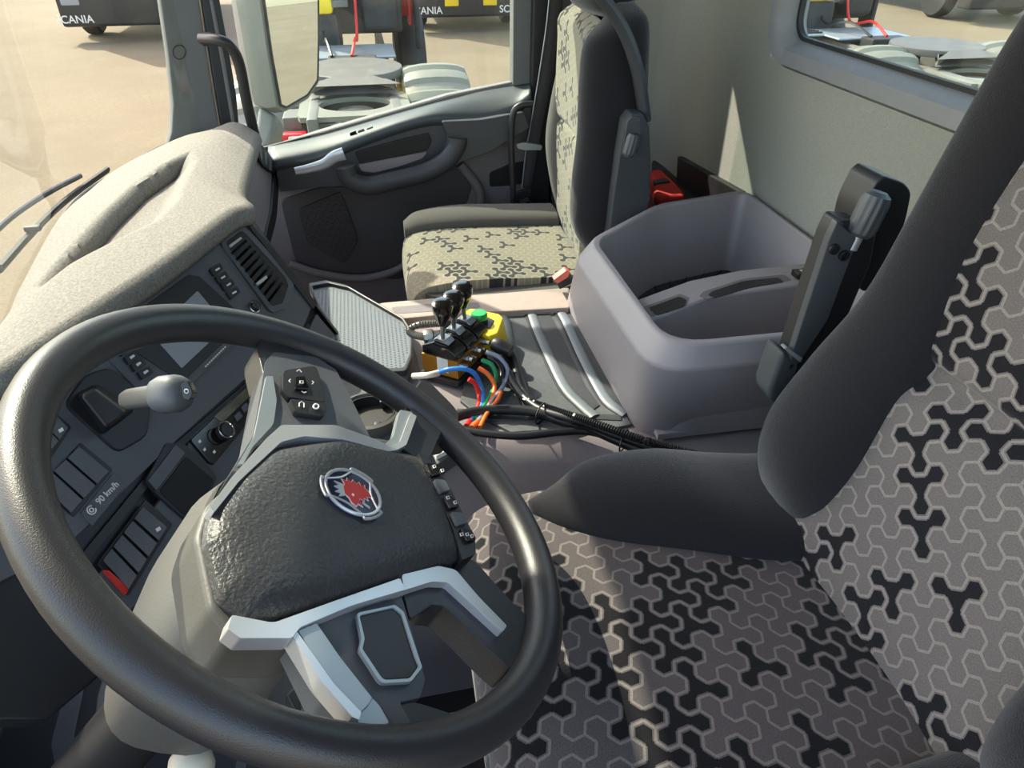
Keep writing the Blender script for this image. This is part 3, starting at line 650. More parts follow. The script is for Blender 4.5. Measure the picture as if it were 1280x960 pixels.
# silver collar over the pad (upper side, runs from left arm to the right silver bar)
solidp('silver_collar', [(333, 548), (352, 531), (420, 531), (470, 549), (488, 558), (500, 552), (512, 520), (514, 516), (521, 520), (508, 556), (497, 562), (484, 564), (430, 549), (380, 545), (352, 552), (300, 600), (268, 640), (262, 634), (290, 596)], .010, .010, M_silver, r=.12, bev=.0015, label='satin silver collar above the airbag')
solidp('silver_bar', [(500, 512), (516, 515), (506, 554), (494, 562), (480, 556), (492, 545)], .008, .008, M_silverd, r=.15, bev=.0015, label='satin silver spoke inlay')
# right arm with button pad (toward the windscreen side in the picture)
solidp('upper_spoke', [(332, 452), (342, 440), (395, 446), (420, 462), (440, 500), (462, 545), (470, 556), (425, 545), (352, 540), (318, 560), (300, 590), (290, 588), (316, 545)], .003, .026, M_panel, r=.1, bev=.006, seg=3, label='dark upper spoke carrying the arrow buttons')
solidp('spoke_trim', [(333, 470), (341, 470), (346, 500), (342, 530), (316, 558), (304, 580), (298, 580), (318, 545), (326, 505)], .006, .018, M_silverd, r=.12, bev=.003, label='silver side face of the upper spoke')
solidp('joint_cover', [(320, 430), (352, 405), (410, 432), (408, 458), (340, 458), (330, 470)], .002, .03, M_rim, r=.3, bev=.010, seg=3)
bp_ = solidp('button_pad', [(354, 462), (396, 456), (409, 503), (361, 496), (353, 486)], .009, .006, M_black, r=.2, bev=.001)
solidp('centre_button', [(370, 470), (381, 470), (387, 486), (369, 486)], .0115, .004, M_gloss, bp_, r=.2, bev=.001)
bp2 = solidp('button_pad', [(362, 498), (408, 503), (409, 514), (404, 520), (370, 515)], .009, .006, M_black, r=.2, bev=.001)
def wicon(pts, par, off=.0125, r=.0005): tube('icon', wp(pts, off), r, M_white, par, n=5)
wicon([(371, 464), (374, 462), (377, 465)], bp_); wicon([(363, 474), (361, 476), (363, 478)], bp_); wicon([(390, 476), (392, 478), (390, 480)], bp_); wicon([(377, 489), (380, 491), (383, 490)], bp_)
wicon([(375, 476), (379, 476), (379, 479), (375, 479), (375, 476)], bp_)
wicon([(374, 508), (374, 504), (377, 502), (380, 504), (380, 509)], bp2, .0105); wicon([(395+3.4*math.cos(t), 508+3*math.sin(t)) for t in [k*math.pi/5 for k in range(11)]], bp2, .0105, .0008)
# spoke toward the passenger seat (4 o'clock)
solidp('lower_right_spoke', [(500, 558), (514, 512), (530, 492), (560, 520), (548, 548), (537, 572), (532, 588), (520, 572)], .004, .024, M_rim, r=.18, bev=.006, seg=3)
solidp('joint_cover', [(505, 505), (530, 470), (575, 515), (570, 545), (548, 548), (536, 570), (520, 540)], .001, .028, M_rim, r=.3, bev=.008, seg=3)
# switch strip on the right edge of the pad
ss = solidp('switch_strip', [(523, 566), (537, 574), (560, 604), (594, 672), (595, 692), (578, 700), (566, 660)], .010, .020, M_black, r=.1, bev=.002)
for k in range(5):
    t = k/5; u, v = 530+54*t+2, 574+102*t+4
    solidp('strip_button', [(u, v), (u+14, v+1), (u+21, v+14), (u+8, v+17)], .0135, .006, M_panel if k % 2 else M_gloss, ss, r=.2, bev=.001)
for u, v in ((543, 583), (553, 588), (560, 622), (569, 628), (577, 668), (584, 668), (590, 670)): wicon([(u-2, v-1), (u+1, v-2), (u+2, v+1), (u-1, v+2), (u-2, v-1)], ss, .0145)
# lower silver yoke and spoke
solidp('silver_yoke', [(290, 768), (342, 778), (420, 750), (500, 722), (508, 737), (440, 757), (376, 784), (365, 798), (300, 798), (284, 786)], .008, .012, M_silver, r=.15, bev=.002, label='satin silver lower yoke')
bl = solidp('spoke_inlay', [(502, 718), (548, 707), (570, 712), (598, 745), (634, 782), (628, 790), (560, 728), (540, 727), (505, 738)], .006, .010, M_silver, r=.18, bev=.0025, label='satin silver right lower spoke inlay')

solidp('right_lower_spoke', [(503, 735), (545, 728), (562, 732), (604, 775), (640, 790), (652, 812), (640, 838), (612, 812), (580, 780), (556, 758), (540, 756), (512, 775)], -.001, .026, M_rim, r=.2, bev=.007, seg=3)
solidp('spoke_back', [(560, 712), (590, 696), (640, 752), (660, 770), (668, 820), (640, 840), (632, 785)], -.003, .02, M_rim, r=.25, bev=.006, seg=3)
solidp('lower_spoke', [(368, 786), (420, 760), (500, 738), (516, 790), (532, 850), (526, 872), (500, 878), (515, 905), (450, 915), (440, 892), (410, 868)], .000, .026, M_panel, r=.12, bev=.005, seg=3, label='dark lower spoke')
solidp('spoke_facet', [(372, 788), (396, 778), (425, 820), (466, 872), (462, 880), (450, 892), (410, 850)], .006, .012, M_silverd, r=.1, bev=.002, label='silver facet of the lower spoke')
solidp('spoke_facet', [(364, 792), (372, 790), (418, 855), (452, 890), (449, 900), (440, 896), (400, 850)], .007, .012, M_silver, r=.1, bev=.002, label='bright edge of the lower spoke')
solidp('pocket_rim', [(448, 768), (492, 758), (502, 765), (520, 820), (524, 832), (512, 848), (478, 850), (452, 812), (455, 800)], .0035, .003, M_black, r=.15, bev=.001)
ring('pocket_outline', rpoly(wp([(446, 766), (494, 756), (505, 765), (523, 820), (528, 834), (514, 852), (476, 854), (449, 812), (452, 798)], .005), .15), rpoly(wp([(449, 769), (492, 759), (502, 767), (519, 821), (524, 832), (512, 848), (479, 850), (453, 811), (456, 798)], .005), .15), -WN*.003, M_silverd, sw, label='thin bright outline of the thumb pocket')
solidp('joint_cover', [(445, 890), (468, 868), (500, 872), (530, 880), (590, 900), (560, 930), (460, 935), (420, 915)], -.002, .028, M_rim, r=.3, bev=.008, seg=3)
solidp('joint_end', [(449, 886), (466, 872), (474, 880), (488, 904), (472, 908), (446, 904)], .004, .014, M_silverd, r=.25, bev=.004, label='silver end of the lower spoke')  # silver plate at the rim joint
# column and shroud
shr = thing('steering_column', (.45, .25, .3), 'light grey steering column cover behind the steering wheel', 'column cover')
rg = []
for t, w, h in ((-.035, .075, .050), (-.07, .085, .060), (-.14, .085, .062), (-.22, .07, .055)):
    c = WO+V((-.015, .03, 0))+WN*t; rg.append(sell(c, w, h, X_, WPn.b, 28, 3))
loft('column_cover', rg, M_shroud, shr, angle=50)
tube('column_tube', [WO-WN*.02, WO-WN*.45+V((0, .05, 0))], .035, M_black, shr, n=16)
# stalk
st = thing('control_stalk', tuple(P(160, 505, d=.80)), 'grey steering column stalk with rotating end knob, behind the rim', 'stalk')
s0, s1, s2 = P(155, 500, d=.86), P(196, 494, d=.80), P(240, 490, d=.775)
loft('lever', [sell(s0, .009, .007, U_, F_.cross(U_), 16, 3)] + [sell(s0.lerp(s1, t), .0125, .010, U_, F_, 16, 3) for t in (.15, .9)] + [sell(s1.lerp(s2, .05), .010, .009, U_, F_, 16, 3)], M_shroud, st, angle=50)
ds = (s2-s1).normalized()
loft('end_knob', [sell(s1+ds*h, r, r*.9, (U_-ds*U_.dot(ds)).normalized(), ds.cross(U_).normalized(), 18, 2.6) for r, h in ((.011, -.004), (.018, .004), (.021, .014), (.021, .030), (.017, .041), (.008, .045))], M_panel, st, angle=50)
prism('knob_button', rpoly([P(u, v, d=.762) for u, v in ((226, 480), (234, 476), (241, 490), (236, 500), (229, 498))], .3), F_*.012, M_gloss, st, bevel=.0015)
tube('knob_icon', [P(233+2.6*math.cos(t), 489+2.6*math.sin(t), d=.7615) for t in [k*math.pi/5 for k in range(10)]], .0005, M_white, st, n=5, closed=True)
# second lever end and lower shroud piece, left of the column
ls = [P(u, v, d=.80) for u, v in [(130, 838), (165, 850), (224, 905), (212, 922), (195, 938), (150, 922), (118, 900), (120, 870)]]
loft('tilt_pedal_cover', [rpoly(ls, .25), rpoly([p+F_*.03 for p in ls], .25), rpoly([p+F_*.06 for p in inset(ls, .7)], .25)], M_shroud, None, bevel=.006, seg=3, angle=60, label='light grey rounded cover below the rim at lower left', cat='cover')
kn = P(240, 960, d=.62)
lathe('lever_knob', [(.004, -.03), (.008, -.022), (.016, -.012), (.019, 0), (.0175, .011), (.012, .018), (.004, .021), (0, .0215)], kn, (U_*.9-F_*.3), mat('cream_knob', (190, 186, 170), .45), None, label='cream rounded lever knob at the bottom edge', cat='knob')
bpy.data.objects['lever_knob'].name = 'ball_knob'
# switch block under the wheel
sbp = plane3(P(400, 875, d=.66), P(440, 880, d=.655), P(400, 850, d=.69))
sb = prism('suspension_switch_block', rpoly([sbp.at(*q) for q in [(356, 868), (368, 856), (418, 862), (428, 880), (420, 900), (372, 898)]], .2), -sbp.n*.05, M_shroud, None, bevel=.003, label='small switch block with two lamp symbols, seen through the lower rim', cat='switch block')
prism('switch_well', rpoly([sbp.at(*q, .001) for q in [(361, 868), (370, 860), (414, 866), (422, 880), (416, 894), (374, 892)]], .2), -sbp.n*.003, M_deep, sb)
for (u, v) in ((385, 877), (408, 877)):
    q = prism('switch_button', rpoly([sbp.at(u-11, v-9, .005), sbp.at(u+9, v-7, .005), sbp.at(u+11, v+9, .005), sbp.at(u-9, v+9, .005)], .2), -sbp.n*.006, M_shroud, sb, bevel=.001)
    tube('icon', [sbp.at(u+4*math.cos(t), v-1+4*math.sin(t), .0055) for t in [k*math.pi/5 for k in range(10)]], .0006, M_white, q, n=5, closed=True)
    tube('icon', [sbp.at(u-3, v-1, .0055), sbp.at(u+3, v-1, .0055)], .0006, M_white, q, n=5)

# ================================================================== ENGINE TUNNEL
tun = thing('engine_tunnel', (1.1, 0, 0), 'grey-mauve engine tunnel between the seats, rubber mat on top', 'engine tunnel')
# body: profile swept along y
ne = [P(u, v, z=ZT) for u, v in [(560, 560), (640, 545), (700, 540), (790, 553), (870, 572), (975, 606)]]
fe_x = P(600, 372, z=ZT+.015).x
bm = bmesh.new(); ys = [.60, .3, .1, -.1, -.25, -.4, -.6, YB+.01]
def near_x(y):
    p = sorted(ne, key=lambda q: q.y)
    if y >= p[-1].y: return p[-1].x
    if y <= p[0].y: return p[0].x
    for a, b in zip(p, p[1:]):
        if a.y <= y <= b.y: return a.x+(b.x-a.x)*(y-a.y)/(b.y-a.y)
rg = []
for y in ys:
    nx = near_x(y); rg.append([V((nx-.11, y, 0)), V((nx-.10, y, .20)), V((nx-.07, y, .36)), V((nx-.035, y, .44)), V((nx-.01, y, .468)), V((nx+.02, y, ZT)), V((fe_x+.03, y, ZT)), V((fe_x+.05, y, .44)), V((fe_x+.06, y, 0))])
loft('tunnel_body', rg, M_grey2, tun, angle=50)
# light strip along the passenger side
sp_ = [P(u, v, z=ZT+.02) for u, v in [(440, 384), (480, 377), (560, 370), (640, 364), (712, 358), (712, 384), (640, 388), (560, 392), (500, 398), (450, 402)]]
prism('side_strip', sp_, V((0, 0, -.05)), M_beige, tun, bevel=.006, label='beige plastic strip beside the passenger seat')
prism('strip_slot', rpoly([P(u, v, z=ZT+.0205) for u, v in [(488, 384), (560, 378), (598, 378), (600, 384), (560, 388), (495, 392)]], .3), V((0, 0, -.002)), M_doorm, tun)
# mat and its grooves/ribs
matp = [P(u, v, z=ZT+.006) for u, v in [(600, 392), (700, 386), (735, 440), (790, 530), (770, 534), (700, 536), (640, 540), (600, 520), (575, 500)]]
prism('rubber_mat', matp, V((0, 0, -.01)), M_mat, tun, bevel=.002, label='grey ribbed rubber mat')
ribs = [[(652, 388), (660, 392), (668, 412), (685, 450), (703, 485), (722, 505), (740, 521)], [(688, 386), (698, 392), (708, 410), (724, 445), (742, 480), (757, 503), (779, 518)], [(622, 396), (628, 402), (632, 425), (640, 460), (650, 490), (658, 510), (664, 522)]]
for k, r in enumerate(ribs):
    tube('mat_rib', [P(u+4, v, z=ZT+.008) for u, v in r], (.010, .004), M_tray, tun, n=10, sm=24, flat=(1, 0, 0))
    tube('mat_groove', [P(u-3, v+1, z=ZT+.0065) for u, v in r], (.004, .0022), M_deep, tun, n=8, sm=24, flat=(1, 0, 0))
prism('mat_panel', [P(u, v, z=ZT+.008) for u, v in [(668, 392), (686, 390), (700, 415), (716, 450), (732, 482), (750, 506), (738, 514), (716, 494), (702, 470), (688, 440), (675, 410)]], V((0, 0, -.006)), M_matd, tun, bevel=.001)
prism('mat_panel', [P(u, v, z=ZT+.008) for u, v in [(706, 392), (712, 388), (735, 420), (760, 470), (785, 520), (776, 512), (757, 492), (740, 460), (722, 425)]], V((0, 0, -.006)), M_matd, tun, bevel=.001)
# front ledge + cup holder + tray
fl = [P(u, v, z=ZT+.012) for u, v in [(395, 395), (430, 360), (505, 402), (520, 440), (528, 480), (560, 500), (575, 560), (520, 600), (440, 620), (400, 560), (380, 480)]]
prism('front_ledge', fl, V((0, 0, -.03)), M_mat, tun, bevel=.004)
cup = P(462, 520, z=ZT+.02)
lathe('cup_holder', [(.047, -.02), (.052, .0), (.052, .012), (.046, .014), (.043, .008), (.041, -.012), (.0, -.013)], cup, Z_, M_shroud, tun, n=40, caps=False, label='round cup holder ring')
lathe('cup_well', [(.0425, -.006), (.0425, .010), (.040, .0105), (.038, -.008), (0, -.009)], cup, Z_, M_deep, tun, n=40, label='dark round cup holder well')
for a in (70, 200, 320):
    t = math.radians(a); box('cup_clip', cup+V((.036*math.cos(t), .036*math.sin(t), .004)), (.010, .010, .012), M_black, tun, bevel=.002)
tr = [P(u, v, z=ZT+.03) for u, v in [(386, 358), (408, 354), (434, 360), (506, 402), (516, 418), (516, 450), (508, 468), (470, 470), (420, 440)]]
tray = thing('dash_tray', tuple(sum(tr, V())/len(tr)-V((0, 0, .03))), 'blue-grey shallow tray with black rim at the foot of the dash', 'tray')
prism('tray_base', rpoly(tr, .12), V((0, 0, -.03)), M_tray, tray, bevel=.003)
ring('tray_rim', rpoly([p+V((0, 0, .008)) for p in tr], .12), rpoly([p+V((0, 0, .008)) for p in inset(tr, .93)], .12), V((0, 0, -.016)), M_black, tray, bevel=.002, label='black raised rim')
bm = bmesh.new(); tc_ = sum(tr, V())/len(tr); tin = inset(tr, .88)
for i in range(-26, 27):
    for j in range(-26, 27):
        p = tc_+V((i*.0085+(j % 2)*.004, j*.0075, 0))
        if pdist(p, tin) > 0: add_lathe(bm, [(.0022, 0), (.0014, .0009)], p, Z_, 5)
fin('tray_pimples', bm, M_tray, tray, kind='stuff', smooth=False)
# side console between ledge and driver (edge moulding under cables)
tube('tunnel_edge_moulding', [P(u, v, z=ZT+.004) for u, v in [(600, 522), (660, 524), (720, 522), (776, 524)]], (.010, .005), M_matd, tun, n=8, sm=16, flat=(1, 0, 0))

# ================================================================== STORAGE BIN
ZB = .68
bin_ = thing('storage_bin', (1.1, -.58, ZT), 'large open grey plastic storage bin on the engine tunnel behind the mat', 'storage bin')
def bz(u, v, z): return P(u, v, z=z)
rim_o = [bz(834, 434, ZB), bz(735, 300, ZB), bz(822, 254, ZB), V((bz(940, 236, ZB).x, YB+.012, ZB))]
nr = V((rim_o[0].x-.005, YB+.012, ZB)); rim_o.append(nr)
bot_o = [P(800, 552, z=ZT), P(704, 378, z=ZT), V((rim_o[2].x+.02, rim_o[2].y+.01, ZT)), V((rim_o[3].x+.01, YB+.012, ZT)), V((P(800, 552, z=ZT).x-.0, YB+.012, ZT))]
def rp5(pts, r): return rpoly(pts, r, 5)
cR = sum(rim_o, V())/5
mid_o = [a.lerp(b, .30) for a, b in zip(rim_o, bot_o)]
mid_o[0] = rim_o[0]+V((-.012, .022, -.035)); mid_o[1] = rim_o[1]+V((.01, .024, -.035))
mid_o[4] = rim_o[4]+V((-.012, 0, -.035)); mid_o[2] = rim_o[2]+V((.012, .01, -.035)); mid_o[3] = rim_o[3]+V((.012, 0, -.035))
in_t = [p+(cR-p).normalized()*.016 for p in rim_o]; in_t = [V((p.x, p.y, ZB)) for p in in_t]
in_b = [V((p.x, p.y, 0))+(cR-p).normalized()*.035 for p in rim_o]; in_b = [V((p.x, p.y, ZT+.02)) for p in in_b]
bm = bmesh.new()
add_loft(bm, [rp5(q, .16) for q in (bot_o, mid_o, rim_o, in_t, in_b)], caps=False)
o = fin('bin_shell', bm, M_grey, bin_, bevel=.0, angle=35)
m = o.modifiers.new('b', 'BEVEL'); m.width = .008; m.segments = 3; m.limit_method = 'ANGLE'; m.angle_limit = math.radians(25)
prism('bin_floor', in_b, V((0, 0, -.01)), M_grey, bin_)
# rubber liner with lines in the far compartment
lf = [P(u, v, z=ZT+.03) for u, v in [(785, 355), (845, 332), (905, 322), (930, 335), (905, 348), (800, 372)]]
prism('floor_liner', lf, V((0, 0, -.008)), M_matd, bin_, bevel=.002, label='dark ribbed floor liner')
for t in (.2, .35, .5, .65, .8):
    a = lf[0].lerp(lf[3], t); b = lf[5].lerp(lf[4], t); tube('liner_rib', [a+V((0, 0, .001)), b+V((0, 0, .001))], .0015, M_deep, bin_, n=6)
# divider with two troughs
dv = [(787, 377), (862, 350), (925, 337), (1030, 326), (1050, 330), (1050, 350), (960, 361), (885, 372), (815, 400), (806, 398)]
dvp = [P(u, v, z=ZB-.028) for u, v in dv]
prism('divider', dvp, None, M_grey, bin_, top=[V((p.x, p.y, ZT+.01)) for p in dvp], bevel=.005, seg=3, label='grey divider with pen troughs')
for q in ([(803, 384), (850, 367), (862, 372), (858, 382), (815, 396)], [(874, 370), (880, 364), (930, 348), (980, 343), (990, 350), (940, 358), (885, 374)]):
    pts = [P(u, v, z=ZB-.0275) for u, v in q]
    prism('trough', rpoly(pts, .2), V((0, 0, -.0012)), M_doorm, bin_)
    c_ = sum(pts, V())/len(pts)
    prism('trough_well', rpoly([p+V((-.004, 0, .0003)) for p in inset(pts, .82)], .2), V((0, 0, -.001)), M_black, bin_)
sk = P(1006, 342, z=ZB-.022)
bk = box('power_socket_switch', sk, (.024, .04, .012), M_gloss, bin_, bevel=.003)
prism('icon', [sk+V((x, y, .0063)) for x, y in ((-.004, -.01), (.004, -.01), (.004, .01), (-.004, .01))], V((0, 0, .0004)), M_silver, bk)
lathe('mug_base', [(.045, 0), (.045, .012), (.040, .016), (0, .016)], P(900, 432, z=ZT+.03), Z_, M_matd, None, n=28, label='dark round object lying in the near bin compartment', cat='cup')

# ================================================================== DOOR (passenger)
door = thing('passenger_door', (XR, -.05, .1), 'passenger door with dark armrest and pull handle under the side window', 'door')
D = Plane(V((XR, 0, 0)), V((-1, 0, 0)))
def dp(pts, off=0): return [P(u, v, x=XR-off) for u, v in pts]
def dplate(name, pts, off, th, m, r=.1, bev=.004, parent=None, **k):
    return prism(name, rpoly(dp(pts, off), r), V((th, 0, 0)), m, parent or door, bevel=bev, **k)
dplate('door_skin', [(326, 190), (400, 166), (480, 143), (560, 120), (640, 104), (668, 104), (690, 150), (690, 420), (300, 460), (300, 300)], 0, .04, M_doorm, r=.03)
# upper shoulder (blue-grey top, slanting)
tp = cat_rom(dp([(336, 186), (400, 172), (480, 149), (530, 135), (560, 127), (600, 117), (650, 108), (664, 107)]), 24)
t0 = cat_rom(dp([(338, 206), (400, 194), (450, 176), (500, 158), (545, 148), (600, 150), (640, 138), (664, 120)], .075), 24)
grid('door_shoulder', [tp, [a.lerp(b, .5)+V((-.005, 0, .006)) for a, b in zip(tp, t0)], t0, [p+V((.03, 0, -.03)) for p in t0]], 14, 48, M_doorl, door, solid=.006, label='blue-grey top of the door panel')
dplate('upper_panel', [(345, 205), (400, 193), (450, 174), (500, 157), (552, 147), (600, 148), (650, 136), (664, 120), (664, 160), (610, 190), (560, 200), (480, 222), (440, 232), (400, 234), (350, 240)], .065, .06, M_door, r=.08, bev=.006)
# armrest pull: thick curved bar
arm = [P(u, v, x=XR-.10) for u, v in [(432, 208), (438, 224), (460, 232), (490, 226), (530, 216), (556, 202), (570, 184), (572, 172)]]
tube('armrest', arm, (.026, .018), M_door, door, n=14, sm=40, label='dark curved armrest with pull pocket', flat=(0, 0, 1))
dplate('armrest_block', [(552, 152), (600, 150), (655, 140), (662, 160), (612, 190), (570, 205), (556, 196), (560, 170)], .10, .06, M_door, r=.15, bev=.010, seg=3)
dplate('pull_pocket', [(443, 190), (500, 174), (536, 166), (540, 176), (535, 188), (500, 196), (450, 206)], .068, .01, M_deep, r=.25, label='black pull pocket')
dplate('pocket_floor', [(448, 206), (500, 196), (534, 190), (528, 198), (500, 208), (468, 216), (452, 214)], .072, .01, M_grey2, r=.25)
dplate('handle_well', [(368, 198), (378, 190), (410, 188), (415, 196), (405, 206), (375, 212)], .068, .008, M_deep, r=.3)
hb = [P(u, v, x=XR-.105) for u, v in [(369, 214), (385, 211), (405, 205), (418, 196), (430, 192)]]
tube('door_handle', hb, (.006, .014), M_silver, door, n=12, sm=20, label='satin silver door handle', rr=lambda t: .7+.5*t, flat=(1, 0, 0))
for u in (441, 451, 462): 
    bq = prism('window_switch', rpoly([P(u-4, 166-(u-441)*.25, x=XR-.055), P(u+4, 163-(u-441)*.25, x=XR-.055), P(u+5, 168-(u-441)*.25, x=XR-.06), P(u-3, 171-(u-441)*.25, x=XR-.06)], .2), V((.004, 0, -.004)), M_gloss if u == 441 else M_doorl, door, bevel=.0008)
# speaker grille
spk = dplate('speaker_grille', [(372, 262), (425, 240), (432, 255), (448, 300), (430, 330), (385, 305)], .012, .01, M_black, r=.15, label='black hexagonal speaker grille')
bm = bmesh.new(); spo = dp([(372, 262), (425, 240), (432, 255), (448, 300), (430, 330), (385, 305)], .013)
so_ = [V((p.y, p.z, 0)) for p in inset(spo, .9)]; c_ = sum(spo, V())/6
for i in range(-8, 9):
    for j in range(-8, 9):
        y = c_.y+i*.020+(j % 2)*.010; z = c_.z+j*.0175
        if pdist(V((y, z, 0)), so_) > 0:
            hx = [V((XR-.0135, y+.0088*math.cos(math.radians(60*k+30)), z+.0088*math.sin(math.radians(60*k+30)))) for k in range(6)]
            add_ring(bm, hx, inset(hx, .72), V((-.002, 0, 0)))
fin('grille_cells', bm, M_door, spk, smooth=False, kind='stuff')
dplate('lower_pocket', [(400, 234), (450, 232), (520, 226), (570, 204), (590, 235), (575, 275), (540, 330), (500, 350), (430, 345), (370, 330), (350, 250)], .006, .01, M_pocket, r=.15)
tube('pocket_lip', [P(u, v, x=XR-.02) for u, v in [(362, 330), (400, 342), (450, 348), (490, 340), (515, 325)]], (.012, .012), M_doorm, door, n=10, sm=20)
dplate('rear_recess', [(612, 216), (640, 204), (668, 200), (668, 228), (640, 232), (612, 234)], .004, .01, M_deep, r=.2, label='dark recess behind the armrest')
tube('panel_bulge', [P(u, v, x=XR-.01) for u, v in [(575, 205), (600, 240), (595, 270), (580, 290)]], (.014, .014), M_doorm, door, n=10, sm=20)
# door window: glass + frame + seal
wy0 = P(330, 186, x=XR).y; wy1 = P(641, 105, x=XR).y
ZW = 1.47
wnd = [P(328, 186, x=XR+.01), P(400, 167, x=XR+.01), P(480, 144, x=XR+.01), P(560, 121, x=XR+.01), P(643, 104, x=XR+.01), V((XR-.01, wy1, ZW)), V((XR-.01, -.02, ZW)), P(284, -60, x=XR-.01)]
prism('window_3', wnd, V((.004, 0, 0)), G_glass, smooth=False, kind='structure')
tube('window_sill_seal', [p+V((-.004, 0, .0)) for p in wnd[:5]], (.006, .006), M_seal, door, n=8)
prism('window_frame_rear', [P(641, 108, x=XR-.005), P(667, 104, x=XR-.005), P(668, -60, x=XR-.005), P(642, -60, x=XR-.005)], V((.05, 0, 0)), M_pillar, door, bevel=.004)
box('window_frame_top', (XR+.01, -.06, (ZW+1.78)/2-.01), (.06, .85, 1.78-ZW+.02), M_pillar, door, bevel=.004)
# B pillar belt guide column
prism('trim_10', [P(u, v, x=XR-.03) for u, v in [(668, -60), (700, -60), (694, 100), (684, 300), (660, 300), (664, 104)]], V((.06, 0, 0)), M_black, bevel=.006, kind='structure')
# grab handle by the A pillar
gh = thing('grab_handle', tuple(P(318, 165, x=1.90)), 'black grab handle on the windscreen pillar beside the mirror', 'grab handle')
tube('grip', [P(u, v, x=x) for u, v, x in [(252, 48, 1.90), (272, 50, 1.86), (288, 58, 1.86), (299, 80, 1.87), (308, 125, 1.88), (318, 168, 1.90)]], .0125, M_black, gh, n=12, sm=36)
prism('grip_foot', [P(u, v, x=1.905) for u, v in [(250, 42), (262, 42), (262, 58), (252, 58)]], V((.03, 0, 0)), M_black, gh, bevel=.004)

# ================================================================== MIRROR outside
mir = thing('side_mirror', tuple(P(340, 180, x=2.45)), 'tall grey exterior door mirror seen through the passenger window', 'mirror')
dm = 2.45
gn = V((-.63, -.77, .05)).normalized(); gpl = Plane(P(368, 60, d=dm), gn)
gpts = rpoly([gpl.at(u, v) for u, v in [(316, -110), (330, 0), (340, 70), (351, 131), (358, 134), (384, 119), (397, 100), (398, 50), (397, -110)]], .1)
mo = rpoly([gpl.at(u, v, .002) for u, v in [(312, -114), (326, 0), (336, 70), (347, 134), (357, 140), (386, 124), (400, 103), (401, 50), (400, -114)]], .1)
mc_ = sum(mo, V())/len(mo)
loft('mirror_housing', [[p-gn*.006 for p in mo], [p-gn*.05 for p in [mc_+(q-mc_)*1.03 for q in mo]], [p-gn*.11 for p in [mc_+(q-mc_)*.98 for q in mo]], [p-gn*.15 for p in [mc_+(q-mc_)*.85 for q in mo]]], M_mhouse, mir, angle=60)
prism('mirror_foot', [P(u, v, d=dm+.03) for u, v in [(322, 130), (346, 143), (344, 160), (334, 186), (312, 190), (318, 160)]], F_*.10, M_mhouse, mir, bevel=.02, seg=3)
prism('mirror_glass', [p+gn*.001 for p in gpts], -gn*.004, M_mirror, mir, smooth=False, label='reflecting mirror glass')
tube('mirror_gasket', gpts, .004, M_seal, mir, n=6, closed=True)

# ================================================================== SEATS
# ---- driver seat
ds_ = thing('driver_seat', (.37, -.3, .05), 'driver seat with black bolsters and three-lobed patterned grey cushion, right foreground', 'seat')
xs = [-.02, .04, .12, .20, .30, .40, .50, .58, .63]
prof = [(-.055, .44), (-.045, .53), (-.055, .585), (-.090, .612), (-.16, .622), (-.26, .618), (-.36, .606), (-.44, .597), (-.53, .595)]
rows = [[V((x, y+.012*(1-((x-.33)/.32)**2)-.01, z-.018*((x-.33)/.32)**2)) for x in xs] for y, z in prof]
cu = grid('cushion', rows, 60, 50, M_weaveD, ds_, solid=.05, flip=True, label='patterned seat cushion')
# plain front side flank
loft('cushion_base', [sell((.33, -.30, z), .29-.02*(z < .5), .23, X_, Y_, 32, 5) for z in (.40, .50, .57)], M_fabg, ds_, angle=50)
def bolster(name, secs, m, parent, n=24, **k):
    """secs: (center, rx, ry, ax, ay)"""
    C = []
    keys = [V(s[0]) for s in secs]; rx = [V((s[1], s[2], 0)) for s in secs]
    N = max(18, len(secs)*6); kc = cat_rom(keys, N); kr = cat_rom(rx, N); rings = []
    for i in range(N): rings.append(sell(kc[i], max(.002, kr[i].x), max(.002, kr[i].y), secs[0][3], secs[0][4], n, 2.3))
    return loft(name, rings, m, parent, angle=60, **k)
bolster('side_bolster', [((.60, -.135, .612), .006, .006, X_, Z_), ((.590, -.17, .606), .035, .028, X_, Z_), ((.590, -.22, .603), .066, .048, X_, Z_), ((.582, -.30, .602), .082, .050, X_, Z_), ((.568, -.38, .598), .088, .036, X_, Z_), ((.560, -.45, .597), .085, .032, X_, Z_), ((.560, -.53, .60), .080, .032, X_, Z_)], M_fabk, ds_, label='black cushion side bolster')
bolster('side_bolster', [((.10, -.135, .615), .006, .006, X_, Z_), ((.11, -.17, .606), .04, .03, X_, Z_), ((.14, -.25, .603), .08, .05, X_, Z_), ((.155, -.35, .60), .09, .045, X_, Z_), ((.155, -.45, .598), .10, .045, X_, Z_), ((.155, -.53, .60), .10, .045, X_, Z_)], M_fabk, ds_, label='black cushion side bolster')
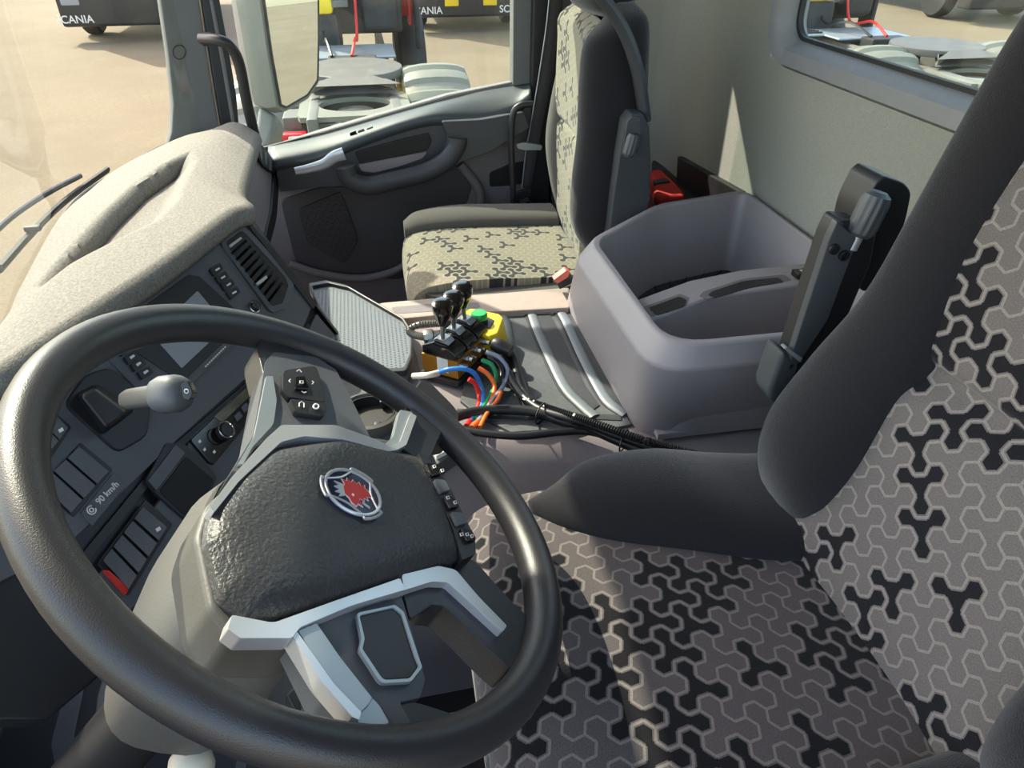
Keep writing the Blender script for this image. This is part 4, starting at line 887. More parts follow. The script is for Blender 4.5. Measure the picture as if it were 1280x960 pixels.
# backrest centre
def by(z): return -.440-.30*(z-.62)
zr = [.56, .64, .72, .79, .812, .830, .85, .92, 1.02, 1.12, 1.22]
dip = {.812: -.004, .830: -.014, .85: -.002}
rows = [[V((x, by(z)+dip.get(z, .004)+.010-.05*(x-.37)**2/.03*0+.55*abs(x-.37)**2.2, z)) for x in (.14, .22, .30, .37, .44, .50, .56)] for z in zr]
grid('backrest', rows, 90, 40, M_weaveB, ds_, solid=.08, flip=True, label='patterned backrest')
bolster('backrest_wing', [((.555, -.475, .57), .05, .03, X_, Y_), ((.553, -.470, .63), .068, .062, X_, Y_), ((.552, -.478, .70), .074, .078, X_, Y_), ((.548, -.500, .78), .066, .072, X_, Y_), ((.545, -.528, .86), .056, .062, X_, Y_), ((.553, -.553, .94), .054, .056, X_, Y_), ((.556, -.575, 1.02), .054, .054, X_, Y_), ((.552, -.60, 1.12), .053, .054, X_, Y_), ((.535, -.625, 1.20), .045, .050, X_, Y_), ((.50, -.64, 1.26), .035, .040, X_, Y_), ((.46, -.645, 1.28), .015, .02, X_, Y_)], M_fabk, ds_, label='black backrest wing')
bolster('backrest_wing', [((.185, -.475, .57), .05, .03, X_, Y_), ((.187, -.470, .63), .06, .062, X_, Y_), ((.188, -.478, .70), .062, .078, X_, Y_), ((.19, -.500, .78), .06, .072, X_, Y_), ((.192, -.53, .90), .056, .062, X_, Y_), ((.19, -.575, 1.05), .054, .056, X_, Y_), ((.19, -.60, 1.12), .053, .054, X_, Y_), ((.205, -.625, 1.20), .045, .05, X_, Y_), ((.24, -.64, 1.26), .035, .04, X_, Y_), ((.28, -.645, 1.28), .015, .02, X_, Y_)], M_fabk, ds_, label='black backrest wing')
bolster('headrest', [((.37, -.655, 1.255), .06, .02, X_, Y_), ((.37, -.655, 1.275), .12, .045, X_, Y_), ((.37, -.66, 1.33), .14, .06, X_, Y_), ((.37, -.665, 1.40), .13, .055, X_, Y_), ((.37, -.67, 1.44), .08, .03, X_, Y_)], M_fabk, ds_, label='black headrest')
loft('backrest_shell', [sell((.37, by(z)-.11, z), w, .05, X_, Y_, 28, 3) for z, w in ((.56, .20), (.75, .215), (1.0, .21), (1.15, .20), (1.24, .14))], M_armp, ds_, angle=50)
# seam on the wing
# armrest folded up
da = thing('armrest', (.66, -.48, .66), 'upright folded black armrest on the driver seat, passenger side', 'armrest')

XA = .655
def ap_(pts, dx=0): return [P(u, v, x=XA+dx) for u, v in pts]
prism('armrest_body', ap_([(1000, 418), (1012, 380), (1040, 300), (1052, 276), (1075, 278), (1098, 290), (1090, 330), (1060, 400), (1018, 470), (985, 500), (982, 470)]), V((.035, 0, 0)), M_armb, da, bevel=.005, seg=3, label='black armrest body')
prism('armrest_face', ap_([(981, 470), (1002, 405), (1036, 300), (1047, 276), (1060, 288), (1075, 298), (1062, 330), (1036, 400), (1002, 452)], -.006), V((.012, 0, 0)), M_arm, da, bevel=.003, label='grey side face')
prism('armrest_band', ap_([(980, 436), (984, 434), (1004, 448), (1001, 454)], -.0075), V((.01, 0, 0)), M_silverd, da, bevel=.001, label='silver band')
prism('armrest_foot', ap_([(979, 440), (1000, 455), (990, 490), (975, 512), (962, 500), (962, 488)], -.006), V((.04, 0, 0)), M_arm, da, bevel=.006, seg=3)
for u, v in ((1042, 311), (1054, 319)): lathe('screw', [(.0060, 0), (.0060, .003), (.004, .0035), (.0035, .001), (0, .001)], P(u, v, x=XA-.007), V((-1, 0, 0)), M_deep, da, n=16)
prism('armrest_pad', rpoly(ap_([(1062, 330), (1078, 262), (1096, 228), (1106, 220), (1130, 228), (1140, 240), (1132, 280), (1105, 340), (1080, 370)], .02), .4), V((.05, 0, 0)), M_armb, da, bevel=.012, seg=4, label='black padded top')
kc_ = P(1086, 268, x=XA-.002); ka = (P(1098, 240, x=XA-.01)-P(1068, 300, x=XA-.01)).normalized()
bm = bmesh.new(); rings = []
kx = V((-1, 0, 0)); kx = (kx-ka*kx.dot(ka)).normalized(); ky = ka.cross(kx)
for h, r in ((-.024, .011), (-.020, .014), (-.012, .0155), (.014, .0155), (.021, .0135), (.025, .008)):
    rings.append([kc_+ka*h+(kx*math.cos(2*math.pi*j/48)+ky*math.sin(2*math.pi*j/48))*(r*(1 if (j//2) % 2 or abs(h) > .018 else .92)) for j in range(48)])
add_loft(bm, rings); fin('adjuster_knob', bm, M_arm, da, angle=25, label='ribbed adjuster knob')
lathe('knob_stem', [(.006, 0), (.006, .02)], kc_-ka*.04, ka, M_silverd, da, n=14)
# belt buckle + bracket by the driver seat
bk1 = thing('seat_belt_buckle', tuple(P(925, 640, x=.66)), 'red belt buckle beside the driver seat bolster', 'belt buckle')
pts = [P(u, v, x=.665) for u, v in [(903, 632), (926, 616), (938, 624), (940, 634), (914, 645)]]
prism('release_button', pts, V((.02, 0, 0)), M_red, bk1, bevel=.002, label='red release button')
prism('buckle_body', [P(u, v, x=.668) for u, v in [(906, 634), (936, 620), (946, 632), (956, 655), (920, 662)]], V((.022, 0, -.004)), M_black, bk1, bevel=.003)
br = thing('seat_bracket', tuple(P(990, 630, x=.63)), 'pale grey angled seat hinge bracket beside the red buckle', 'bracket')
prism('bracket_plate', [P(u, v, x=.64) for u, v in [(962, 640), (966, 625), (985, 604), (996, 598), (1003, 614), (985, 652)]], V((.015, 0, 0)), M_silverd, br, bevel=.003)
prism('bracket_cover', [P(u, v, x=.635) for u, v in [(985, 648), (990, 630), (1006, 618), (1024, 632), (1020, 655)]], V((.02, 0, 0)), M_black, br, bevel=.003)
# seat base
box('seat_base', (.34, -.30, .22), (.44, .40, .40), M_black, ds_, bevel=.03, seg=3)
box('seat_rail', (.60, -.14, .18), (.03, .30, .05), M_silverd, ds_, bevel=.006, label='pale seat rail')

# ---- passenger seat
ps = thing('passenger_seat', (1.60, -.3, .05), 'passenger seat with patterned cushion coloured as sunlit, beside the far door', 'seat')
xs = [1.435, 1.45, 1.50, 1.55, 1.62, 1.70, 1.77, 1.80]
prof = [(-.055, .34), (-.045, .41), (-.050, .465), (-.080, .492), (-.15, .502), (-.24, .501), (-.34, .495), (-.46, .49)]
rows = []
for y, z in prof:
    rows.append([V((x, y-.03*abs((x-1.6)/.26)**4, z-.014*abs((x-1.6)/.24)**3)) for x in xs])
grid('cushion', rows, 50, 50, M_weaveP, ps, solid=.04, flip=True, label='patterned cushion, sunlight put into its colour')
loft('cushion_base', [sell((1.60, -.255, z), .19+.01*(z > .4), .19, X_, Y_, 32, 5) for z in (.28, .40, .475)], M_fabg, ps, angle=50, label='plain grey cushion flank')
bolster('side_bolster', [((1.79, -.06, .485), .03, .02, X_, Z_), ((1.80, -.10, .496), .05, .026, X_, Z_), ((1.80, -.20, .502), .06, .028, X_, Z_), ((1.80, -.32, .498), .06, .026, X_, Z_), ((1.80, -.46, .49), .06, .026, X_, Z_)], M_fabg, ps, label='grey far bolster')
# backrest centre panel
zr = [.47, .58, .68, .735, .75, .765, .80, .86, .93, .975, 1.0]
dip = {.735: -.002, .75: -.010, .765: -.002}
rows = [[V((x, -.458-(x-1.6)*.10+.012*math.sin((z-.54)*5)+dip.get(z, 0)+.9*abs(x-1.6)**2.4-(.03 if z > .98 else 0), z)) for x in (1.452, 1.48, 1.54, 1.60, 1.66, 1.72, 1.78)] for z in zr]
grid('backrest', rows, 60, 30, M_weaveP, ps, solid=.05, flip=True, label='patterned backrest panel, sunlight put into its colour')
bolster('backrest_wing', [((1.415, -.47, .55), .03, .03, X_, Y_), ((1.412, -.470, .62), .050, .068, X_, Y_), ((1.412, -.472, .70), .050, .074, X_, Y_), ((1.418, -.475, .80), .050, .068, X_, Y_), ((1.428, -.475, .90), .052, .066, X_, Y_), ((1.437, -.480, .97), .050, .062, X_, Y_), ((1.455, -.50, 1.01), .04, .04, X_, Y_), ((1.48, -.50, 1.035), .02, .02, X_, Y_)], M_fabk, ps, label='black backrest wing')
bolster('backrest_wing', [((1.785, -.50, .50), .03, .03, X_, Y_), ((1.80, -.500, .58), .045, .05, X_, Y_), ((1.81, -.497, .68), .05, .060, X_, Y_), ((1.80, -.500, .78), .045, .056, X_, Y_), ((1.785, -.505, .90), .035, .042, X_, Y_), ((1.775, -.505, .98), .03, .032, X_, Y_), ((1.76, -.505, 1.0), .02, .02, X_, Y_)], M_fabg, ps, label='grey far backrest wing')
loft('backrest_shell', [sell((1.60, -.525, z), w, .038, X_, Y_, 28, 3) for z, w in ((.55, .19), (.70, .205), (.85, .195), (.95, .175), (1.0, .15))], M_armp, ps, angle=50, label='dark blue-grey back shell')
bolster('headrest', [((1.60, -.49, 1.005), .10, .03, X_, Y_), ((1.60, -.49, 1.02), .130, .05, X_, Y_), ((1.60, -.49, 1.06), .145, .06, X_, Y_), ((1.60, -.49, 1.12), .145, .06, X_, Y_), ((1.60, -.495, 1.18), .12, .045, X_, Y_), ((1.60, -.50, 1.20), .06, .02, X_, Y_)], M_fabk, ps, label='black headrest')
tube('shell_edge', [P(u, v, x=1.372) for u, v in [(744, -14), (768, 18), (785, 50), (796, 85), (802, 120), (806, 150)]], (.012, .018), M_armp, ps, n=12, sm=20, flat=(0, 1, 0), label='blue-grey shell edge')
# passenger armrest, folded up
pa = thing('armrest', (1.34, -.5, .6), 'upright folded grey armrest on the passenger seat, driver side', 'armrest')
XP = 1.335
def pp_(pts, dx=0): return [P(u, v, x=XP+dx) for u, v in pts]
prism('armrest_body', rpoly(pp_([(760, 300), (766, 250), (774, 195), (782, 152), (790, 142), (804, 142), (812, 158), (814, 200), (813, 250), (800, 300)]), .12), V((.055, 0, 0)), M_armp, pa, bevel=.008, seg=3)
prism('recess', rpoly(pp_([(777, 195), (784, 152), (790, 145), (800, 147), (801, 165), (798, 195), (790, 201)], -.002), .15), V((.006, 0, 0)), M_arm, pa, bevel=.002)
prism('recess_well', rpoly(pp_([(780, 192), (784, 168), (798, 166), (797, 190), (790, 198)], -.003), .15), V((.004, 0, 0)), M_deep, pa)
ka = Z_*.97+V((0, -.2, 0)); kc_ = P(789, 180, x=XP-.006); ka.normalize(); kx = (V((-1, 0, 0))-ka*V((-1, 0, 0)).dot(ka)).normalized(); ky = ka.cross(kx)
bm = bmesh.new(); rings = []
for h, r in ((-.024, .008), (-.018, .013), (.012, .013), (.019, .010)):
    rings.append([kc_+ka*h+(kx*math.cos(2*math.pi*j/40)+ky*math.sin(2*math.pi*j/40))*(r*(1 if (j//2) % 2 or abs(h) > .0185 else .9)) for j in range(40)])
add_loft(bm, rings); fin('adjuster_knob', bm, M_arm, pa, angle=25, label='ribbed adjuster knob')
# passenger buckle
b2 = thing('seat_belt_buckle', tuple(P(705, 352, x=1.33)), 'faded red belt buckle at the rear of the passenger cushion', 'belt buckle')
prism('release_button', [P(u, v, x=1.325) for u, v in [(692, 350), (708, 338), (713, 340), (710, 347), (697, 355)]], V((.02, 0, 0)), M_salmon, b2, bevel=.002, label='faded red release button')
prism('buckle_body', [P(u, v, x=1.33) for u, v in [(694, 352), (712, 341), (720, 352), (700, 362)]], V((.02, 0, 0)), M_black, b2, bevel=.002)
# seat belt on B pillar
sbt = thing('seat_belt', tuple(P(660, 260, x=1.98)), 'dark seat belt hanging down the door pillar behind the passenger seat', 'seat belt')
bw = [P(u, v, x=1.975) for u, v in [(690, -60), (684, 20), (674, 90), (664, 150), (657, 190), (652, 235)]]
bw2 = [P(u, v, x=1.975) for u, v in [(706, -60), (702, 20), (692, 90), (680, 150), (673, 190), (664, 235)]]
grid('belt_web', [bw, [a.lerp(b, .5)+V((-.004, 0, 0)) for a, b in zip(bw, bw2)], bw2], 8, 30, M_belt, sbt, solid=.003)
tube('belt_edge', [p+V((-.003, 0, 0)) for p in bw], .0018, M_silverd, sbt, n=6, sm=20, label='pale belt edge')
prism('belt_guide', rpoly([P(u, v, x=1.96) for u, v in [(646, 180), (655, 178), (678, 182), (677, 188), (655, 188), (647, 186)]], .3), V((.012, 0, 0)), M_silverd, sbt, bevel=.002, label='grey plastic belt guide')
prism('belt_tongue', [P(u, v, x=1.965) for u, v in [(640, 244), (652, 238), (664, 236), (663, 248), (650, 256), (640, 252)]], V((.012, 0, 0)), M_black, sbt, bevel=.003)
prism('belt_anchor', [P(u, v, x=1.965) for u, v in [(648, 258), (662, 250), (674, 270), (680, 282), (655, 280)]], V((.02, 0, 0)), M_black, sbt, bevel=.003)
prism('anchor_plate', [P(u, v, x=1.962) for u, v in [(649, 252), (660, 247), (662, 250), (651, 256)]], V((.004, 0, 0)), M_steel, sbt, label='steel tongue plate')
bh = tube('belt_hoop', [P(u, v, x=1.93) for u, v in [(666, 130), (650, 132), (641, 144), (639, 180), (641, 230), (642, 275)]], .0085, M_black, None, n=10, sm=30, label='black bent tube hoop beside the seat belt', cat='tube')
# red bag behind the passenger seat
rb = thing('red_bag', tuple(P(840, 240, y=-.70)), 'red first aid bag in the corner behind the passenger seat', 'bag')
rbp = [P(u, v, z=.60) for u, v in [(812, 212), (828, 210), (856, 238), (858, 244), (820, 246)]]
prism('bag_body', rbp, V((0, 0, -.10)), M_ins, rb, bevel=.012, seg=3)
prism('bag_strap', [p+V((0, 0, .003)) for p in [P(u, v, z=.60) for u, v in [(816, 226), (832, 223), (838, 228), (818, 231)]]], V((0, 0, -.02)), M_black, rb, bevel=.002, label='black strap')
# dark box on the rear corner shelf
prism('corner_shelf', [P(u, v, z=.58) for u, v in [(815, 200), (850, 198), (935, 245), (905, 262), (815, 262)]], V((0, 0, -.06)), M_black, None, bevel=.006, label='black shelf moulding behind the bin along the rear wall', cat='shelf')

# ================================================================== PTO CONTROL BLOCK
pb = thing('lever_control_block', tuple(P(560, 470, z=ZT+.02)), 'amber valve block with three black-knobbed levers standing on the tunnel mat', 'control block')
e1 = V((.80, -.60, 0)); e2 = V((.60, .80, 0)); o0 = V((1.045, -.104, ZT+.018))
AX = [e1, e2, Z_]
def lb(name, a, b, z0, da, db, dz, m, **k):
    return box(name, o0+e1*(a+da/2)+e2*(b+db/2)+Z_*(z0+dz/2), (da, db, dz), m, pb, M=AX, bevel=k.pop('bevel', .002), **k)
lb('base_plate', -.004, -.004, -.012, .128, .082, .010, M_black)
for k in range(3): lb('valve_section', .004+k*.039, 0, 0, .0375, .074, .036, M_amber, label='amber anodised valve section')
lb('valve_label', .0035, .020, .008, .001, .022, .028, M_white, bevel=0)
for k in range(3):
    a = .004+k*.039
    pr_ = [o0+e1*a+e2*b+Z_*z for b, z in ((.002, .037), (.002, .048), (.020, .060), (.050, .063), (.072, .052), (.072, .037))]
    prism('lever_housing', pr_, e1*.036, M_gloss, pb, bevel=.003, label='black lever housing')
    pr_ = [o0+e1*(a+.006)+e2*b+Z_*z for b, z in ((.020, .0605), (.028, .068), (.046, .070), (.052, .064))]
    prism('lever_cap', pr_, e1*.024, M_steel, pb, bevel=.0015, label='bright lever cap')
    lv = o0+e1*(a+.016)+e2*.038+Z_*.066
    tp_ = P(*((553, 400), (567, 390), (579, 378))[k], d=(lv+Z_*.05-CAM).dot(F_))
    stm = tube('lever', [lv, tp_], .0042, M_steel, pb, n=10, label='steel lever rod')
    axk = (tp_-lv).normalized()
    lathe('knob', [(.006, -.004), (.009, .004), (.0165, .024), (.0185, .034), (.0180, .042), (.012, .0455), (0, .046)], tp_-axk*.006, axk, M_knob, stm, n=24, label='glossy black conical knob')
for k in range(7):
    c = o0+e1*(.012+.016*k)+V((0, 0, .026+.006*(k % 2)))-e2*.001
    lathe('fitting', [(.0055, -.004), (.0055, .008), (.004, .009), (.004, .015), (0, .0155)], c, -e2, M_steel, pb, n=8, label='steel push-in fitting')
# conduit gland at the left
gl = thing('corrugated_conduit', tuple(P(520, 420, z=ZT+.02)), 'grey corrugated conduit looping around the valve block', 'conduit')
cpts = [P(u, v, z=z) for u, v, z in [(566, 420, .555), (548, 422, .55), (530, 421, .545), (516, 418, .54), (512, 412, .54), (524, 406, .548), (545, 404, .555), (560, 405, .56)]]
bm = bmesh.new(); cc = cat_rom(cpts, 90); add_tube(bm, cc, .0065, 10, rr=lambda t: 1.12 if int(t*89) % 2 else .88); fin('conduit', bm, M_corr, gl, angle=20)
lathe('gland', [(.011, -.012), (.013, -.008), (.013, .004), (.010, .006), (.010, .016), (0, .017)], P(538, 420, z=.553), (P(570, 418, z=.553)-P(530, 421, z=.553)), M_steel, gl, n=8, label='steel cable gland')
# yellow push button station
yb = thing('push_button_station', tuple(P(600, 430, z=ZT+.02)), 'yellow push button box with green button behind the valve block', 'button box')
ytop = [P(u, v, z=.54) for u, v in [(580, 390), (588, 385), (624, 392), (629, 397), (622, 416), (612, 420), (577, 410)]]
ybot = [p+V((-.004, -.008, -.05)) for p in ytop]
prism('box_body', rpoly(ytop, .15), None, M_yel, yb, top=rpoly(ybot, .15), bevel=.004, seg=3)
prism('button_plate', [P(u, v, z=.542) for u, v in [(594, 398), (606, 394), (618, 400), (612, 410), (598, 408)]], V((0, 0, -.003)), M_black, yb, bevel=.001)
gb = P(599, 400, z=.545)
lathe('button_collar', [(.016, -.006), (.016, .003), (.014, .004), (0, .004)], gb, Z_, M_black, yb, n=28)
lathe('green_button', [(.0155, 0), (.0155, .009), (.0135, .012), (0, .0125)], gb+Z_*.004, Z_, M_green, yb, n=28, label='green push button')
lathe('cable_gland', [(.010, -.004), (.013, .0), (.014, .014), (.012, .020), (.011, .034), (0, .035)], P(618, 430, z=.53), P(632, 436, z=.525)-P(616, 429, z=.53), M_black, yb, n=12, label='black cable gland')
# cables
def cable(name, pts, r, m, label, cat='cable', group=None, sm=60, **k):
    return tube(name, [P(*q[:2], z=q[2]) for q in pts], r, m, None, n=10, sm=sm, label=label, cat=cat, group=group, **k)
zc_ = ZT+.018
cable('black_cable', [(630, 436, .525), (640, 448, .50), (646, 468, .495), (652, 488, .495), (666, 506, .497), (686, 520, .50), (720, 530, .50), (760, 541, .50), (800, 556, .50), (850, 574, .50), (910, 590, .50), (985, 604, .50)], .0095, M_cable, 'thick black cable from the yellow button box to the driver seat', group='black cables on the tunnel')
cable('black_cable', [(616, 452, .52), (632, 462, .505), (642, 480, .50), (656, 498, .50), (680, 514, .505), (730, 528, .512), (780, 547, .512), (840, 566, .512), (900, 580, .512), (980, 590, .51)], .0075, M_cable, 'second black cable, from the valve block beside the thick one', group='black cables on the tunnel')
bm = bmesh.new(); cc = cat_rom([P(u, v, z=z) for u, v, z in [(655, 500, .50), (690, 512, .51), (740, 528, .52), (800, 549, .522), (850, 563, .52), (910, 578, .52), (985, 592, .515)]], 240); add_tube(bm, cc, .0062, 8, rr=lambda t: 1.12 if int(t*239) % 2 else .86)
fin('corrugated_cable', bm, M_cable, None, angle=20, label='black corrugated conduit lying on top of the cable bundle', cat='cable')
cable('black_cable', [(552, 530, .50), (580, 518, .50), (620, 512, .50), (670, 515, .502), (720, 527, .505), (760, 545, .500), (800, 562, .496), (850, 580, .49), (910, 600, .488), (985, 612, .485)], .0085, M_cable, 'black cable bowing out from under the rim along the tunnel', group='black cables on the tunnel')
cable('black_cable', [(560, 532, .495), (600, 541, .493), (650, 545, .493), (700, 540, .495), (740, 540, .495), (790, 556, .492)], .0065, M_cable, 'black cable sagging at the tunnel edge, nearest the driver', group='black cables on the tunnel')
for u, v in ((676, 517), (780, 551), (912, 590)):
    c = P(u, v, z=.503); dr = (P(u+30, v+9, z=.503)-c).normalized(); sx = dr.cross(Z_)
    tie = tube('cable_tie', [c+sx*.020*math.cos(t)+Z_*.016*math.sin(t) for t in [k*math.pi/10 for k in range(20)]], (.0012, .002), M_black, None, n=6, closed=True, cat='cable tie', group='black cable ties')
    tie['label'] = {676: 'black cable tie where the cables leave the mat', 780: 'black cable tie in front of the bin corner', 912: 'black cable tie nearest the red buckle'}[u]
for nm, pts, lab in (('blue', [(548, 466, .53), (560, 462, .54), (578, 461, .54), (592, 466, .53), (600, 480, .51), (604, 495, .50), (601, 510, .495), (588, 526, .495)], 'blue air tube arching over the valve block'),
                     ('red', [(586, 474, .53), (594, 480, .52), (599, 494, .50), (597, 510, .495), (590, 522, .495), (583, 532, .495)], 'red air tube below the blue one'),
                     ('green', [(602, 450, .53), (614, 456, .525), (620, 470, .51), (616, 488, .50), (606, 506, .497), (594, 524, .495)], 'green air tube from the valve fittings'),
                     ('orange', [(598, 460, .53), (610, 468, .52), (618, 482, .505), (614, 500, .497), (603, 520, .495), (590, 534, .494)], 'orange air tube lying outermost in the bundle'),
                     ('grey', [(608, 440, .53), (624, 447, .525), (634, 462, .51), (630, 480, .50), (616, 500, .497), (598, 526, .495)], 'grey-blue air tube on the right of the bundle'),
                     ('black', [(610, 447, .525), (622, 454, .52), (627, 468, .51), (620, 486, .50), (610, 500, .497)], 'thin black air tube inside the grey one'),
                     ('white', [(517, 470, .52), (535, 469, .535), (548, 466, .53)], 'whitish labelled tube end at the left of the valve block')):
    cable('air_tube', pts, .0042 if nm != 'white' else .0055, M_wire[nm], lab, 'tube', 'coloured air tubes', sm=40)
cable('air_tube', [(600, 534, .495), (610, 515, .50), (622, 500, .503), (626, 490, .503)], .004, M_wire['orange'], 'short orange tube end on the mat', 'tube', 'coloured air tubes', sm=30)
bkx = thing('connector_block', tuple(P(548, 560, z=ZT)), 'small yellow and white connector block seen behind the rim', 'connector')
prism('connector_body', [P(u, v, z=ZT+.02) for u, v in [(538, 556), (552, 552), (560, 562), (545, 570)]], V((0, 0, -.02)), M_white, bkx, bevel=.002)
prism('connector_cap', [P(u, v, z=ZT+.024) for u, v in [(540, 556), (550, 553), (555, 559), (546, 562)]], V((0, 0, -.004)), M_yel, bkx, bevel=.001, label='yellow cap')

# ================================================================== WIPER outside the windscreen
wpn = thing('windscreen_wiper', tuple(P(60, 320, z=.62)), 'dark wiper arm and blade lying along the foot of the windscreen', 'wiper')
tube('wiper_blade', [P(u, v, z=.655)+V((0, .03, 0)) for u, v in [(22, 335), (60, 290), (100, 250), (150, 212)]], (.007, .011), M_seal, wpn, n=8, sm=20)
tube('wiper_arm', [P(u, v, z=.68)+V((0, .05, 0)) for u, v in [(-10, 350), (20, 300), (50, 268), (90, 240), (130, 218)]], (.006, .006), M_cabblack, wpn, n=8, sm=20)
box('wiper_clip', P(62, 284, z=.67)+V((0, .03, 0)), (.015, .03, .012), M_seal, wpn, bevel=.004)
tube('trim_15', [p+V((0, .004, .004)) for p in wsc], .0055, M_seal, n=8, sm=60, kind='structure')
# front cowl outside
grid('windscreen_cowl', [[p+V((0, .015, -.03)) for p in wsc], [p+V((0, .028, -.035)) for p in wsc]], 4, 40, M_deep, None, solid=.01, label='black cowl panel outside at the foot of the windscreen', cat='cowl')

# ================================================================== OUTSIDE TRUCKS
def tractor(x0, yc, label, gname=None):
    """rear of a tractor unit facing -x, cab tilted forward"""
    T = thing('tractor_chassis', (x0, yc, GZ), label, 'truck', 'neighbouring tractor chassis')
    def B(name, c, s, m, **k): return box(name, V((x0+c[0], yc+c[1], GZ+c[2])), s, m, T, bevel=k.pop('bevel', .02), **k)
    for s in (-1, 1): B('frame_rail', (2.2, s*.34, .92), (4.6, .09, .26), M_frameg)
    for x in (.1, 1.0, 1.9, 2.7, 3.4): B('cross_member', (x, 0, .90), (.12, .74, .16), M_frameg)
    B('rear_beam', (-.02, 0, .82), (.12, 1.1, .18), M_frameg)
    bm = bmesh.new(); cx_ = V((x0+.40, yc, GZ+1.04)); add_ring(bm, [cx_+V((.42*max(-1, min(1, 1.35*math.cos(t))), .46*max(-1, min(1, 1.35*math.sin(t))), 0)) for t in [k*math.pi/16 for k in range(32)]], [cx_+V((.26*math.cos(t), .30*math.sin(t), 0)) for t in [k*math.pi/16 for k in range(32)]], V((0, 0, -.04)))
    fin('rear_cover', bm, M_fender, T, label='light grey rear frame cover with round hole')
    lathe('differential', [(.05, -.2), (.2, -.1), (.24, .05), (.15, .2), (0, .22)], V((x0+.45, yc, GZ+.78)), Z_, M_steel, T, n=20)
    B('gearbox', (2.4, 0, .75), (1.1, .5, .4), M_chdark, bevel=.08)
    lathe('drive_axle', [(.10, -.6), (.10, -.3), (.22, -.15), (.22, .15), (.10, .3), (.10, .6)], V((x0+1.05, yc, GZ+.55)), Y_, M_chdark, T, n=20)
    for s in (-1, 1):
        c = V((x0+1.05, yc+s*.74, GZ+.52))
        w = lathe('wheel', [(.25, -.26), (.46, -.28), (.51, -.22), (.52, 0), (.51, .22), (.46, .28), (.25, .26)], c, Y_, M_tyre, T, n=40, bevel=.0)
        lathe('wheel_rim', [(.26, -.24), (.24, -.1), (.1, -.06), (0, -.06)], c-V((0, s*-.0, 0)), Y_*(-s), M_fender, w, n=24)
        # fender: ribbed half cylinder
        bm = bmesh.new(); secs = []
        N = 44
        for i in range(N+1):
            t = math.radians(12+156*i/N); r = .64+(.03 if (i//3) % 2 else 0)
            secs.append((t, r))
        rg = []
        for t, r in secs:
            cx = x0+1.05+r*math.cos(t); cz = GZ+.55+r*math.sin(t); rin = r-.03
            dx = x0+1.05+rin*math.cos(t); dz = GZ+.55+rin*math.sin(t)
            yy = c.y; row = []
            for k in range(9):
                q = math.pi*k/8; rr_ = r-.10+.10*math.sin(q)**.6
                row.append(V((x0+1.05+rr_*math.cos(t), yy-.31*math.cos(q), GZ+.55+rr_*math.sin(t))))
            row += [V((x0+1.05+(r-.13)*math.cos(t), yy+.29, GZ+.55+(r-.13)*math.sin(t))), V((x0+1.05+(r-.13)*math.cos(t), yy-.29, GZ+.55+(r-.13)*math.sin(t)))]
            rg.append(row)
        add_loft(bm, rg); fin('fender', bm, M_fender, T, angle=25, label='grey ribbed wheel fender')
        B('tail_lamp', (.02, s*.50, .86), (.10, .20, .13), M_lamp, label='red tail lamp')
        lathe('lamp_pod', [(.10, -.05), (.12, 0), (.10, .05)], V((x0+.02, yc+s*.70, GZ+.84)), X_, M_fender, T, n=20)
        B('rail_bracket', (.35, s*.52, .95), (.3, .16, .1), M_frameg)
    # fifth wheel
    bm = bmesh.new(); pts = []
    for k in range(33):
        t = math.radians(25+310*k/32); pts.append(V((x0+1.15+.50*math.cos(math.pi-t+math.pi), yc+.46*math.sin(t), GZ+1.18)))
    out2 = []
    for k in range(29):
        t = math.radians(205+310*k/28-0); out2.append(V((x0+1.15+.48*math.cos(t), yc+.46*math.sin(t), GZ+1.20)))
    # plate with a V throat opening to the rear (-x)
    plate_pts = [V((x0+1.15+.48*math.cos(math.radians(a)), yc+.46*math.sin(math.radians(a)), GZ+1.20)) for a in range(-155, 156, 10)]
    plate_pts += [V((x0+.62, yc+.36, GZ+1.16)), V((x0+1.0, yc+.06, GZ+1.20)), V((x0+1.12, yc, GZ+1.20)), V((x0+1.0, yc-.06, GZ+1.20)), V((x0+.62, yc-.36, GZ+1.16))]
    add_prism(bm, plate_pts, V((0, 0, -.07)))
    fin('fifth_wheel', bm, M_fifth, T, bevel=.012, label='round grey iron coupling plate')
    for s in (-1, 1): B('fifth_wheel_foot', (1.15, s*.34, 1.08), (.4, .08, .16), M_chdark)
    # catwalk plates
    gr = B('catwalk', (2.55, .02, 1.10), (.75, .95, .03), M_plate, label='pale chequer catwalk plate')
    gr2 = B('catwalk_grating', (2.95, .72, 1.10), (.9, .5, .03), M_plate)
    bm = bmesh.new()
    for i in range(10):
        add_box(bm, (x0+2.56+.086*i, yc+.72, GZ+1.125), (.02, .46, .02))
    fin('grating_bars', bm, M_chdark, gr2, smooth=False)
    B('air_tank', (2.2, -.65, .75), (.9, .4, .4), M_frameg, bevel=.12)
    B('battery_box', (2.9, .75, .75), (.8, .5, .5), M_chdark, bevel=.05)
    B('hose_box', (2.0, 0, 1.08), (.25, .5, .12), M_chdark)
    for k in (1, 3):
        tube('air_hose', [V((x0+3.2, yc-.3+.2*k, GZ+1.7)), V((x0+2.9, yc-.25+.18*k, GZ+1.2)), V((x0+2.4, yc-.2+.15*k, GZ+1.25)), V((x0+2.0, yc-.1+.1*k, GZ+1.15))], .016, [M_cable, M_wire['red'], M_cable, M_cable][k], T, n=8, sm=20)
    # engine and tilted cab
    B('engine_block', (3.3, .35, 1.2), (.7, .5, .5), M_chdark, bevel=.1)
    B('engine_cover', (3.15, .38, 1.50), (.5, .45, .16), M_yel, bevel=.05)
